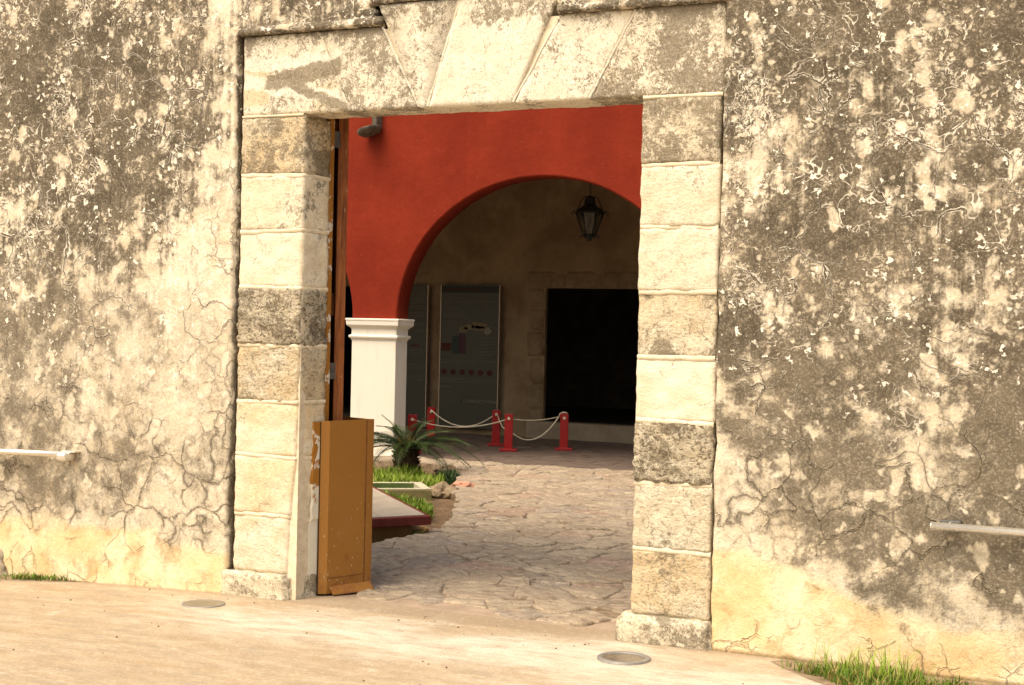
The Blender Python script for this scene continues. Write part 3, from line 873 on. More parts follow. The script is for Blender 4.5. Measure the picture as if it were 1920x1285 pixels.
def vis_size(s, p):
    ar = 0
    for a in range(len(p)): ar += p[a][0] * p[(a + 1) % len(p)][1] - p[(a + 1) % len(p)][0] * p[a][1]
    d = math.hypot(s[0] - 4.85, s[1] + 7.35)
    # seen through the gate opening (line of sight crosses y=0 between the jambs)
    t = 7.35 / (s[1] + 7.35); xg = 4.85 + (s[0] - 4.85) * t
    return abs(ar) / d ** 3 * (1 if -.1 < xg < 2.25 else .001)
cells.sort(key=lambda c: -vis_size(*c))
stuffm = MB()
for i, (s, p) in enumerate(cells):
    n = len(p)
    z = -.005
    bedm.add([(a[0], a[1], z) for a in p] + [(a[0], a[1], -.2) for a in p], [tuple(range(n))] + [(k, (k + 1) % n, n + (k + 1) % n, n + k) for k in range(n)])
    if i < 300:
        mb = MB(); cobble_geo(s, p, mb, rn); mb.obj('cobble', M['cobble'], path)
    else: cobble_geo(s, p, stuffm, rn)
tag(stuffm.obj('far_cobbles', M['cobble'], path), kind='stuff')
bedm.obj('path_bed', M['bed'], path)

# ------------------------------------------------------------------ arcade with red wall and white piers
Y0, Y1 = 8.60, 8.89
SPR, RISE, HALF, PW = 1.715, 1.745, 1.935, .64
PIERX = [-4.555 + 4.51 * k for k in (-2, -1, 0, 1, 2)]
arc = empty('arcade', (-2.3, 8.85, 0), 'red limewashed arcade wall with round arches on white piers across the courtyard', 'arcade')
rm = MB()
TOP = 5.2
def arch_pts(cx, off=0.0, n=40):
    return [(cx + (HALF - off) * math.cos(math.pi - math.pi * k / n), SPR + (RISE - off) * math.sin(math.pi * k / n)) for k in range(n + 1)]
for q in range(len(PIERX) - 1):
    cx = (PIERX[q] + PIERX[q + 1]) / 2
    A = arch_pts(cx, -.025); B = arch_pts(cx)
    n = len(A)
    vs_, fs = [], []
    for (a, b) in zip(A, B):
        wv = .006 * mn.noise(Vector((b[0] * 3, 0, b[1] * 3)))
        vs_ += [(a[0], Y0, TOP), (a[0], Y0, a[1]), (b[0] + wv * .3, Y0 + .007, b[1] + wv + .010), (b[0], Y0 + .028, b[1] + wv),
                (b[0], Y1, b[1] + wv), (b[0], Y1, TOP)]
    for k in range(n - 1):
        for i in range(5): fs.append((k * 6 + i, k * 6 + i + 1, (k + 1) * 6 + i + 1, (k + 1) * 6 + i))
    rm.add(vs_, fs, False)
for f in range(len(rm.s)): rm.s[f] = (f % 5 in (1, 2, 3))
for x in PIERX:
    h = PW / 2 - .025
    rm.box(x - h, x + h, Y0, Y1, SPR, TOP)
rm.box(PIERX[0] - 3, PIERX[0] - .29, Y0, Y1, -.1, TOP).box(PIERX[-1] + .29, PIERX[-1] + 3, Y0, Y1, -.1, TOP)
rm.obj('red_wall', M['red'], arc)
prof = [(-.12, .05), (.0, .035), (.05, .012), (.12, .002), (.6, .0), (1.452, .0), (1.456, .010), (1.474, .014), (1.480, .032), (1.500, .040), (1.515, .034), (1.522, .012), (1.526, .006), (1.592, .006), (1.600, .014), (1.606, .018), (1.628, .048), (1.640, .062), (1.648, .066), (1.700, .070), (1.704, .078), (1.722, .078), (1.728, .07)]
for x in PIERX:
    w, d = PW / 2, (Y1 - Y0) / 2; cyy = (Y0 + Y1) / 2
    def ring(z, o): return [(x - w - o, cyy - d - o, z), (x + w + o, cyy - d - o, z), (x + w + o, cyy + d + o, z), (x - w - o, cyy + d + o, z)]
    for nm, pr in (('pier', prof[:6]), ('capital', prof[5:])):
        vs_ = sum([ring(z, o * .85) for z, o in pr], []); n = len(pr)
        fs = [(4 * i + k, 4 * i + (k + 1) % 4, 4 * i + 4 + (k + 1) % 4, 4 * i + 4 + k) for i in range(n - 1) for k in range(4)]
        if nm == 'capital': fs.append(tuple(4 * (n - 1) + k for k in range(4)))
        m_ = MB(); m_.add(vs_, fs)
        m_.obj(nm, M['white'], arc, bevel=.006 if nm == 'pier' else .003, seg=2)
# stone rain spout on the red wall
sp = empty('rain_spout', (-4.66, 8.6, 4.05), 'small dark mossy stone rain spout jutting from the red arcade wall', 'spout')
bm = bmesh.new()
bmesh.ops.create_uvsphere(bm, u_segments=24, v_segments=16, radius=1)
for v in bm.verts:
    x, y, z = v.co
    z = z if z < 0 else z * .12
    k = 1 + .10 * n3(x, y, z, 2.2)
    v.co = Vector((-4.60 + x * .145 * k, 8.46 + y * .17 * k, 4.09 + z * .09 * k + .045 * (x)))
for f in bm.faces: f.smooth = True
me = bpy.data.meshes.new('trough'); bm.to_mesh(me); bm.free(); me.materials.append(M['spout']); link('trough', me, sp)
MB().box(-4.57, -4.50, 8.46, 8.62, 4.10, 4.36).obj('bracket', M['spout'], sp, bevel=.012)

# ------------------------------------------------------------------ corridor behind the arcade
cf = empty('corridor_floor', (-2.3, 10.9, 0), kind='structure')
YB = 12.95
fl = MB(); fl.box(-16, 8, 8.70, YB + .2, -.2, -.012); fl.obj('floor_bed', M['grout'], cf)
tiles = []
tw, td = .30, .26
j = 0; y = 8.72
while y < YB - .1:
    x = -9.0 + (tw / 2 if j % 2 else 0)
    while x < 2.5: tiles.append((x, y)); x += tw
    y += td; j += 1
def tvis(t):
    k = 7.35 / (t[1] + 7.35); xg = 4.85 + (t[0] - 4.85) * k
    return (0 if -.0 < xg < 2.2 else 100) + t[1]
tiles.sort(key=tvis)
tm = MB(); tm.box(-tw / 2 + .005, tw / 2 - .005, -td / 2 + .005, td / 2 - .005, -.012, 0.0)
tme = tm.mesh('tile', M['tile'], bevel=.002, seg=1)
rest = MB()
for i, (x, y) in enumerate(tiles):
    dz = rn.uniform(-.002, .002)
    if i < 260:
        o = bpy.data.objects.new('tile', tme); COL.objects.link(o); o.parent = cf
        o.location = Vector((x + tw / 2, y + td / 2, dz)) - cf.location; o.rotation_euler = (rn.uniform(-.006, .006), rn.uniform(-.006, .006), rn.uniform(-.01, .01))
    else: rest.box(x + .005, x + tw - .005, y + .005, y + td - .005, -.012, dz)
tag(rest.obj('far_tiles', M['tile'], cf), kind='stuff')

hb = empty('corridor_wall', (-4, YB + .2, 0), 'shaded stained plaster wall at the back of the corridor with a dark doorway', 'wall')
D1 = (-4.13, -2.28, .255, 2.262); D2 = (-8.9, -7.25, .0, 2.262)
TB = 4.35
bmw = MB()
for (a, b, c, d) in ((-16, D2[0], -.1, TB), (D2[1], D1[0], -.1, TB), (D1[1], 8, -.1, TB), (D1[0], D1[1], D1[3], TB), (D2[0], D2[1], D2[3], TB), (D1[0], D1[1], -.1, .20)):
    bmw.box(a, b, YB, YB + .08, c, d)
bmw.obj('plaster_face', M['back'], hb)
# stone door surround
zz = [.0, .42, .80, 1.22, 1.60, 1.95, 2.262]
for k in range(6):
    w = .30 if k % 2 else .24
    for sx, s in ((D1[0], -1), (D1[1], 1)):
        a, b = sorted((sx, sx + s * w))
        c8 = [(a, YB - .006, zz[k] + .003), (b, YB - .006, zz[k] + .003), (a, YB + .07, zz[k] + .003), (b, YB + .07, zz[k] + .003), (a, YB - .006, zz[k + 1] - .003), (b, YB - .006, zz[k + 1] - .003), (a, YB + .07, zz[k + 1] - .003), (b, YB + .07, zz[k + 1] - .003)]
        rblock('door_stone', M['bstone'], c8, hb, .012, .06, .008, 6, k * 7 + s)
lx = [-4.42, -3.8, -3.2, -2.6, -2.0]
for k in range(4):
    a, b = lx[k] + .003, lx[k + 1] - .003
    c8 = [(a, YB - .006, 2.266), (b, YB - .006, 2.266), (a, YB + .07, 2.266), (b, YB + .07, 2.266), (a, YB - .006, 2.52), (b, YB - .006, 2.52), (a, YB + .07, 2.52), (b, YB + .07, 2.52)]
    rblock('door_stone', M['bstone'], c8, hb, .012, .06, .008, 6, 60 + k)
MB().box(-4.34, -2.0, YB - .17, YB + .12, -.05, .25).obj('door_sill', M['sill'], hb, bevel=.02)
# dark room behind
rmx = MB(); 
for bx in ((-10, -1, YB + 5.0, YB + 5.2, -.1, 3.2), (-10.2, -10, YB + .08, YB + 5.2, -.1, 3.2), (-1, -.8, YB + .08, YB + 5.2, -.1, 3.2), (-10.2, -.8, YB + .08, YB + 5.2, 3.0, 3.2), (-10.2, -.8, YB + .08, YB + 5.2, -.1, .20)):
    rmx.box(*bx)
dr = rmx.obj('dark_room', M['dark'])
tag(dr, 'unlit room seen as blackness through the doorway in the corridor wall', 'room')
# ceiling and end walls of the corridor
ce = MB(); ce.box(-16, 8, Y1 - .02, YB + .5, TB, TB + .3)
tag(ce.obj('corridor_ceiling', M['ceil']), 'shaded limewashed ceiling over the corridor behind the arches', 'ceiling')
ew = MB(); ew.box(-16.2, -16, Y0, YB + .5, -.1, TB + .3)
tag(ew.obj('end_wall', M['back']), 'plaster wall closing the corridor at its left end', 'wall')
ew = MB(); ew.box(8, 8.2, Y0, YB + .5, -.1, TB + .3)
tag(ew.obj('end_wall', M['back']), 'plaster wall closing the corridor at its right end', 'wall')
# dim carved blocks inside the room
cs = empty('carved_relief', (-3.3, 16.6, .2), 'dim reddish carved stone relief barely seen in the dark doorway', 'relief')
rblock('relief_slab', M['relief'], [(-3.9, 16.5, .2), (-2.6, 16.5, .2), (-3.9, 16.7, .2), (-2.6, 16.7, .2), (-3.9, 16.5, .62), (-2.6, 16.5, .62), (-3.9, 16.7, .62), (-2.6, 16.7, .62)], cs, .02, .06, .05, 6, 3)
rblock('relief_shaft', M['relief'], [(-3.5, 16.55, .62), (-3.2, 16.55, .62), (-3.5, 16.7, .62), (-3.2, 16.7, .62), (-3.48, 16.55, 1.6), (-3.22, 16.55, 1.6), (-3.48, 16.7, 1.6), (-3.22, 16.7, 1.6)], cs, .02, .06, .05, 6, 9)

# ------------------------------------------------------------------ display boards
def board(x0, x1, z0, z1, label, full):
    yb = YB - .10
    t = empty('display_board', ((x0 + x1) / 2, yb, z0), label, 'display board')
    MB().box(x0 + .012, x1 - .012, yb, yb + .05, z0, z1).obj('panel', M['panel'], t)
    MB().box(x1 - .012, x1, yb - .004, yb + .054, z0, z1).obj('edge_strip', M['pedge'], t)
    MB().box(x0, x0 + .012, yb - .004, yb + .054, z0, z1).obj('edge_strip', M['pedge'], t)
    for s in (x0 + .1, x1 - .1): MB().box(s - .02, s + .02, yb + .02, YB, z0 + .2, z1 - .2).obj('mounting_batten', M['pblack'], t)
    W, H = x1 - x0, z1 - z0
    def lines(y_from, n, a, b, mb, rd, th_=.006, step=.021):
        for k in range(n):
            z = y_from - k * step; x = a; e = b if k < n - 1 else a + (b - a) * rd.uniform(.4, .9)
            while x < e - .01:
                w = rd.uniform(.018, .06); w = min(w, e - x)
                mb.box(x, x + w, yb - .0015, yb - .0002, z, z + th_); x += w + .008
    rd = random.Random(int(abs(x0) * 100)); pm = MB()
    L, Rr = x0 + .05, x1 - .06
    if full:
        MB().box(x0 + .014, x1 - .014, yb - .003, yb - .0005, z1 - .115, z1 - .01).obj('header_band', M['pblack'], t)
        hm = MB(); x = x0 + .07
        for w in (.10, .02, .05, .12, .15, .06):
            hm.box(x, x + w, yb - .005, yb - .0035, z1 - .080, z1 - .052); x += w + .015
        hm.obj('heading', M['pred'], t)
        lines(z1 - .19, 1, L, L + .16, pm, rd)
        lines(z1 - .255, 2, L, Rr, pm, rd)
        lines(z1 - .34, 4, L, L + .26, pm, rd)
        lines(z1 - .44, 4, L, L + .40, pm, rd)
        lines(z1 - .56, 2, L, L + .5, pm, rd)
        for z in (.80, .86, .91, .965, 1.02, 1.065): lines(z1 - z, 2, x1 - .34 + rd.uniform(-.03, .08), Rr - .02, pm, rd, .005, .016)
        lines(z1 - 1.165, 3, L - .02, Rr, pm, rd)
        lines(z1 - 1.445, 4, L - .02, Rr, pm, rd)
        lines(z1 - 1.58, 1, L - .02, L + .22, pm, rd, .012)
        # plan drawing of the fort
        pl_ = [MB(), MB(), MB(), MB()]
        pl_[0].box(x0 + .03, x0 + .20, yb - .002, yb - .0004, z1 - 1.02, z1 - .90)
        pl_[1].box(x0 + .215, x0 + .33, yb - .002, yb - .0004, z1 - 1.06, z1 - .79)
        pl_[2].box(x0 + .332, x0 + .45, yb - .002, yb - .0004, z1 - 1.06, z1 - .75)
        for (a, b, c, d) in ((.33, .46, .63, .73), (.42, .58, .60, .68), (.55, .70, .56, .66), (.60, .76, .62, .70), (.70, .80, .58, .66)):
            pl_[3].add([(x0 + a, yb - .002, z1 - d), (x0 + b, yb - .002, z1 - d - .01), (x0 + b + .02, yb - .002, z1 - c - .02), (x0 + a + .02, yb - .002, z1 - c)], [(0, 1, 2, 3)])
        for mb, mt in zip(pl_, ('pred', 'pblue', 'pplum', 'ptan')): mb.obj('plan_drawing', M[mt], t)
        wp = MB(); wp.add([(x0 + .76, yb - .0028, z1 - .72), (x0 + .82, yb - .0028, z1 - .77), (x0 + .90, yb - .0028, z1 - .71), (x0 + .85, yb - .0028, z1 - .64), (x0 + .78, yb - .0028, z1 - .65)], [(0, 1, 2, 3, 4)])
        wp.obj('plan_drawing', M['printw'], t)
        # six round red glyphs
        for k in range(6):
            im = MB(); cx = x0 + .085 + k * .158; cz = z1 - 1.345
            for q in range(7):
                an = q * 2 * math.pi / 7 + k; r1 = .052
                px, pz = cx + .026 * math.cos(an), cz + .026 * math.sin(an)
                im.add([(px + .026 * math.cos(b_ * math.pi / 3 + k), yb - .002 - .0002 * q, pz + .022 * math.sin(b_ * math.pi / 3 + k)) for b_ in range(6)], [tuple(range(6))])
            im.obj('round_emblem', M['pred'], t)
        cu = bpy.data.curves.new('logo', 'FONT'); cu.body = 'CONACULTA\u00b7INAH\u00ae'; cu.size = .064; cu.extrude = .0006; cu.space_character = .98
        tmp = bpy.data.objects.new('logo_tmp', cu); COL.objects.link(tmp)
        bpy.context.view_layer.update()
        me = bpy.data.meshes.new_from_object(tmp.evaluated_get(bpy.context.evaluated_depsgraph_get()))
        bpy.data.objects.remove(tmp)
        me.transform(Matrix.Translation((x0 + .43, yb - .0022, z0 + .395)) @ Matrix.Rotation(R(90), 4, 'X'))
        me.materials.clear(); me.materials.append(M['printw']); link('logo_lettering', me, t)
        lg = MB()
        for k in range(2): lg.tube([(x0 + .375 + .022 * k, yb - .002, z0 + .40), (x0 + .366 + .022 * k, yb - .002, z0 + .425), (x0 + .382 + .022 * k, yb - .002, z0 + .438), (x0 + .385 + .022 * k, yb - .002, z0 + .405)], .0035, 4)
        lg.obj('logo_mark', M['printw'], t)
    else:
        for z, n in ((.13, 9), (.33, 4), (.44, 5), (.60, 4), (.68, 5), (1.02, 7), (1.24, 6), (1.42, 6)): lines(z1 - z, n, L, Rr - .01, pm, rd)
        hm = MB(); hm.box(x1 - .30, x1 - .14, yb - .002, yb - .0004, z1 - .965, z1 - .94); hm.obj('heading', M['pred'], t)
    tag(pm.obj('printed_text', M['print'], t), kind='stuff')
board(-5.872, -4.848, .09, 2.292, 'tall dark display board with coloured plan drawing, six red emblems and white lettering', True)
board(-7.10, -6.092, .07, 2.292, 'tall dark display board of plain text, half hidden behind the white pier', False)

# ------------------------------------------------------------------ hanging lantern
LX, LY = -2.36, 10.3
lan = empty('hanging_lantern', (LX, LY, 2.8), 'black wrought-iron lantern hanging under the arch', 'lantern')
def hexr(r, z, rot=0): return [(LX + r * math.cos(rot + k * math.pi / 3), LY + r * math.sin(rot + k * math.pi / 3), z) for k in range(6)]
zb_, zt_ = 2.875, 3.155; rb_, rt_ = .085, .175
rot0 = .35
fr = MB()
for k in range(6):
    fr.tube([hexr(rb_, zb_, rot0)[k], hexr(rt_, zt_, rot0)[k]], .011, 6)
for z, r_ in ((zb_, rb_), (zt_, rt_)):
    h_ = hexr(r_, z, rot0)
    for k in range(6): fr.tube([h_[k], h_[(k + 1) % 6]], .012, 6)
fr.obj('frame', M['iron'], lan)
for k in range(6):
    a, b = hexr(rb_ - .004, zb_, rot0), hexr(rt_ - .004, zt_, rot0); pn = MB(); k2 = (k + 1) % 6
    pn.add([a[k], a[k2], b[k2], b[k]], [(0, 1, 2, 3)])
    o = pn.obj('glass_pane', M['glass'], lan)
    sm = o.modifiers.new('thick', 'SOLIDIFY'); sm.thickness = .003
cp = MB(); pr = [(.190, 3.150), (.192, 3.168), (.150, 3.215), (.105, 3.245), (.070, 3.265), (.062, 3.275), (.072, 3.283), (.062, 3.29), (.060, 3.335), (.072, 3.345), (.058, 3.36), (.03, 3.375), (.012, 3.39), (.0, 3.395)]
vs_ = sum([hexr(r_, z, rot0) for r_, z in pr], [])
cp.add(vs_, [(i * 6 + k, i * 6 + (k + 1) % 6, i * 6 + 6 + (k + 1) % 6, i * 6 + 6 + k) for i in range(len(pr) - 1) for k in range(6)] + [tuple(range(6))])
cp.obj('cap', M['iron'], lan)
bt = MB(); bt.lathe([(.0, 2.80), (.03, 2.805), (.045, 2.82), (.03, 2.833), (.05, 2.845), (.07, 2.862), (.085, 2.875), (.0, 2.878)], LX, LY, 12); bt.obj('finial', M['iron'], lan)
bulb = MB(); bulb.lathe([(.0, 2.88), (.022, 2.885), (.022, 2.98), (.012, 3.0), (.02, 3.02), (.034, 3.05), (.034, 3.08), (.016, 3.11), (.0, 3.115)], LX, LY, 12)
bulb.obj('lamp_holder', M['iron'], lan)
for k in range(6):
    an = rot0 + k * math.pi / 3; ca, sa = math.cos(an), math.sin(an)
    P_ = lambda r_, z: (LX + r_ * ca, LY + r_ * sa, z)
    s_ = MB()
    s_.tube([P_(.035, 3.355), P_(.07, 3.375), (P_(.10, 3.355)), P_(.125, 3.30), P_(.155, 3.22), P_(.18, 3.17), P_(.20, 3.165), P_(.212, 3.18), P_(.205, 3.198), P_(.193, 3.19)], .0075, 6)
    s_.obj('cage_bar', M['iron'], lan); s_ = MB()
    s_.tube([P_(.185, 3.155), P_(.215, 3.172), P_(.238, 3.165), P_(.240, 3.14), P_(.222, 3.132), P_(.214, 3.145)], .007, 6)
    s_.obj('scroll', M['iron'], lan); s_ = MB()
    s_.tube([P_(.085, 2.88), P_(.095, 2.85), P_(.12, 2.842), P_(.135, 2.858), P_(.125, 2.872), P_(.113, 2.864)], .007, 6)
    s_.obj('scroll', M['iron'], lan)
chn = MB()
z = 3.39; k = 0
while z < TB + .02:
    a = [(math.cos(t * math.pi / 4) * .014, math.sin(t * math.pi / 4) * .026) for t in range(9)]
    chn.tube([(LX + (p if k % 2 else 0), LY + (0 if k % 2 else p), z + .02 + q) for p, q in a], .004, 5, False)
    z += .040; k += 1
chn.obj('chain', M['iron'], lan)

# ------------------------------------------------------------------ barrier posts and ropes
POSTS = [(-3.50, 10.40, 'red barrier post standing nearest the gate, in the middle of the roped row'), (-4.02, 11.09, 'red barrier post at the lower right corner of the display board with the plan'),
         (-2.97, 11.05, 'red barrier post at the right end of the ropes, before the dark doorway'), (-4.98, 10.97, 'red barrier post between the two display boards'),
         (-4.36, 9.30, 'red barrier post beside the white pier, half behind the palm-like plant')]
first = None
for i, (x, y, lb) in enumerate(POSTS):
    if first is None:
        t = empty('barrier_post', (0, 0, 0))
        a = MB().box(-.056, .056, -.056, .056, .02, .50).mesh('post', M['postred'], .006)
        b = MB().box(-.115, .115, -.085, .085, .0, .035).mesh('base', M['postred'], .006)
        e = MB().tube([(.0, -.05, .44), (.0, -.075, .44)], .02, 10).mesh('rope_eye', M['rope'])
        for nm, me in (('post', a), ('base', b), ('rope_eye', e)): link(nm, me, t, False)
        first = t
    else:
        t = first.copy(); COL.objects.link(t)
        for ch in list(first.children):
            c = ch.copy(); COL.objects.link(c); c.parent = t
    t.location = (x, y, 0); t.rotation_euler = (0, 0, (.42, .45, .38, .42, .44)[i])
    tag(t, lb, 'barrier post', 'red barrier posts in the corridor')
def rope(a, b, sag, label, n=22):
    m_ = MB(); pts = []
    for k in range(n + 1):
        u = k / n; pts.append((a[0] + (b[0] - a[0]) * u, a[1] + (b[1] - a[1]) * u, a[2] + (b[2] - a[2]) * u - sag * 4 * u * (1 - u)))
    m_.tube(pts, .0085, 6)
    tag(m_.obj('rope', M['rope']), label, 'rope', 'cream ropes between the red posts')
rope((-4.96, 10.91, .47), (-4.04, 11.03, .42), .19, 'cream rope sagging across the foot of the plan board, between the two rear red posts')
rope((-4.33, 9.24, .44), (-3.52, 10.34, .42), .10, 'long cream rope from the post by the white pier to the nearest red post')
rope((-3.98, 11.05, .43), (-3.56, 10.44, .28), .04, 'short steep cream rope from the rear post down to the nearest post')
rope((-3.46, 10.42, .43), (-3.02, 11.03, .46), .035, 'upper nearly straight cream rope reaching the right-end post')
rope((-3.44, 10.40, .24), (-3.02, 11.0, .47), .19, 'lower deeply sagging cream rope reaching the right-end post')
lp = MB(); lp.tube([(-3.03, 10.98, .44), (-3.01, 10.99, .50), (-2.97, 11.0, .517), (-2.93, 11.02, .515), (-2.91, 11.04, .47)], .0085, 6)
tag(lp.obj('rope', M['rope']), 'end loop of cream rope knotted over the right-end red post', 'rope', 'cream ropes between the red posts')

# ------------------------------------------------------------------ garden bed: low plinth
ca = Vector((-.645, 2.93)); A = Vector((-.56, -.83)).normalized(); B = Vector((-.68, .733)).normalized()
pt = empty('display_plinth', (-1.6, 3.2, -.08), 'low pale slab with oxblood-red edge on an ochre base beside the cobbles', 'plinth')
def quad(o, a, b, la, lb): return [tuple(o), tuple(o + a * la), tuple(o + a * la + b * lb), tuple(o + b * lb)]
LA, LB = 1.25, 2.75
MB().prism(quad(ca, A, B, LA, LB), .070, .142).obj('edge_band', M['edgered'], pt, bevel=.008)
rows_, cols_ = 3, 7
for i in range(rows_):
    for j in range(cols_):
        o_ = ca + A * (.045 + (LA - .09) * i / rows_) + B * (.045 + (LB - .09) * j / cols_)
        MB().prism(quad(o_ + A * .002 + B * .002, A, B, (LA - .09) / rows_ - .004, (LB - .09) / cols_ - .004), .139, .148).obj('slab_tile', M['slab'], pt)
MB().prism(quad(ca + A * .13 + B * .16, A, B, LA - .26, LB - .3), -.16, .072).obj('plinth_base', M['plbase'], pt, bevel=.01)

# planter trough
tr = empty('planter_curb', (-2.6, 5.2, -.08), 'long pale concrete planter curb with a green painted inside, lying in the soil', 'planter')
o0 = Vector((-1.98, 5.42)); ta = Vector((-.80, -.60)).normalized(); tb_ = Vector((-.62, .785)).normalized()
TLn, TWd = 2.2, .62
def bar(o, a, b, la, lb, z0, z1, nm, mt, bv=.008): MB().prism(quad(o, a, b, la, lb), z0, z1).obj(nm, M[mt], tr, bevel=bv)
bar(o0, ta, tb_, TLn, .05, -.15, .030, 'curb_side', 'mossc')
bar(o0 + tb_ * .003, ta, tb_, TLn, .055, .030, .045, 'curb_rim', 'curb', .004)
bar(o0 + tb_ * (TWd - .06), ta, tb_, TLn, .06, -.15, .045, 'curb_side', 'curb')
bar(o0 + tb_ * .056, ta, tb_, .09, TWd - .12, -.15, .045, 'curb_end', 'curb')
bar(o0 + tb_ * .056 + ta * (TLn - .09), ta, tb_, .09, TWd - .12, -.15, .045, 'curb_end', 'curb')
bar(o0 + tb_ * (TWd - .064) + ta * .09, ta, -tb_, TLn - .18, .012, -.10, .041, 'green_lining', 'green', .003)
bar(o0 + tb_ * .056 + ta * .09, ta, tb_, TLn - .18, TWd - .135, -.14, -.05, 'green_floor', 'green', .003)

# ------------------------------------------------------------------ rocks along the bed
def rock(x, y, r, mt, label, z=-.05, fl=.6, seed=0):
    r *= .78
    bm = bmesh.new(); bmesh.ops.create_icosphere(bm, subdivisions=3, radius=1)
    for v in bm.verts:
        q = v.co.copy()
        k = 1 + .38 * mn.fractal(q * 1.4 + Vector((seed, 0, 0)), .8, 2, 4)
        cell = mn.cell_vector(q * 2.2 + Vector((seed, 3, 1)))
        v.co = Vector((x, y, z)) + Vector((q.x * r * k * 1.25, q.y * r * k, q.z * r * fl * k)) + (cell - Vector((.5, .5, .5))) * r * .07
    for f in bm.faces: f.smooth = False
    me = bpy.data.meshes.new('rock'); bm.to_mesh(me); bm.free(); me.materials.append(M[mt])
    tag(link('edge_rock', me), label, 'rock', 'rocks edging the garden bed')
rock(-2.02, 5.72, .155, 'rock', 'knobbly grey-cream rock at the bed edge beside the planter curb', -.02, .7, 1)
rock(-2.03, 6.18, .13, 'rockr', 'pink rock at the bed edge behind the knobbly cream one', -.01, .6, 5)
rock(-.98, 3.25, .14, 'rocko', 'flat orange-stained rock at the near point of the bed edge', -.04, .5, 9)
rock(-2.75, 7.55, .15, 'rock', 'brownish rock under the tip of the drooping frond', -.05, .6, 17)
rock(-3.2, 7.95, .12, 'rock', 'half buried rock at the back of the bed behind the trunk', -.05, .6, 21)

# ------------------------------------------------------------------ grasses
def grass(name, poly, n, h, mt, label=None, z0=-.085, lean=.35, wd=.006, rise=None, dry=0):
    mb = MB(); rg = random.Random(len(poly) * 31 + n)
    x0, x1 = min(p[0] for p in poly), max(p[0] for p in poly); y0, y1 = min(p[1] for p in poly), max(p[1] for p in poly)
    c = 0
    mats = []
    while c < n:
        x, y = rg.uniform(x0, x1), rg.uniform(y0, y1)
        if not pip(x, y, poly): continue
        dens = n3(x, y, 4, 2.0)
        if dens < -.25 and rg.random() < .7: c += 1; continue
        hh = h * rg.uniform(.55, 1.15) * (1 + .5 * dens); a = rg.uniform(0, 2 * math.pi); l = lean * rg.uniform(.2, 1.6) * hh
        w = wd * rg.uniform(.7, 1.3); px, py = -math.sin(a) * w, math.cos(a) * w; dx, dy = math.cos(a) * l, math.sin(a) * l
        z = z0 if rise is None else rise(x, y)
        mb.add([(x - px, y - py, z), (x + px, y + py, z), (x + dx * .35 + px * .8, y + dy * .35 + py * .8, z + hh * .6), (x + dx * .35 - px * .8, y + dy * .35 - py * .8, z + hh * .6), (x + dx, y + dy, z + hh)],
               [(0, 1, 2, 3), (3, 2, 4)])
        mats += [1 if rg.random() < dry else 0] * 2
        c += 1
    me = bpy.data.meshes.new(name); me.from_pydata(mb.v, [], mb.f); me.materials.append(M[mt]); me.materials.append(M['straw'])
    me.polygons.foreach_set('material_index', mats)
    o = link(name, me); tag(o, label, 'grass' if label else None, kind='stuff'); return o
grass('grass_bed', [(-4.6, 6.0), (-3.4, 5.75), (-2.75, 5.98), (-2.48, 6.22), (-2.52, 6.7), (-3.0, 7.15), (-3.5, 7.5), (-4.8, 7.5)], 13000, .12, 'grass', 'thick bright green grass around the foot of the cycad', dry=.05)
grass('grass_bed', [(-2.6, 4.2), (-1.55, 4.05), (-1.28, 4.12), (-1.50, 4.55), (-1.85, 4.95), (-2.6, 4.9)], 4200, .12, 'grass', 'small bright green grass patch between the slab and the planter curb')
grass('grass_bed', [(-.92, 3.08), (-.80, 3.02), (-.83, 3.25), (-.98, 3.3)], 260, .06, 'grass', 'tiny green tuft at the corner under the red edged slab')
grass('groundcover', [(-2.82, 6.9), (-2.45, 6.75), (-2.52, 7.1), (-2.78, 7.3)], 700, .13, 'grassd', 'dark green ground plant at the end of the grass bed', wd=.008)
gz = lambda x, y: pave_z(x, y) - .004
grass('grass_tuft', [(2.98, -.22), (3.25, -.36), (3.5, -.62), (4.4, -.9), (4.5, -.50), (3.9, -.20), (3.3, -.06)], 5200, .078, 'grass', 'green grass with dry straw growing at the foot of the wall on the right', lean=.7, wd=.0028, rise=gz, dry=.22)
grass('grass_tuft', [(3.08, -.18), (3.5, -.5), (3.75, -.35), (3.5, -.08), (3.2, -.1)], 200, .19, 'grass', 'long loose blades rising from the right-hand grass', lean=.6, wd=.0028, rise=gz, dry=.12)
gzl = lambda x, y: pave_z(x, y) - .01
grass('grass_strip', [(-3.4, -.28), (-2.3, -.20), (-1.85, -.10), (-1.6, -.03), (-3.4, -.02)], 2400, .05, 'grass', 'short green grass along the foot of the wall on the left', lean=.8, wd=.004, rise=gzl, dry=.2)

# earth under the outside grass
for nm, poly in (('earth_patch', [(2.93, -.12), (3.2, -.40), (3.6, -.75), (5.2, -1.0), (5.2, -.01), (3.0, -.01)]), ('earth_patch', [(-4.5, -.30), (-2.3, -.22), (-1.8, -.1), (-1.5, -.01), (-4.5, -.01)])):
    mb = MB(); cx = sum(p[0] for p in poly) / len(poly); cy_ = sum(p[1] for p in poly) / len(poly)
    mb.add([(cx, cy_, pave_z(cx, cy_) + .016)] + [(x, y, pave_z(x, y) + .002) for x, y in poly], [(0, i + 1, (i + 1) % len(poly) + 1) for i in range(len(poly))])
    tag(mb.obj(nm, M['bed']), kind='structure')
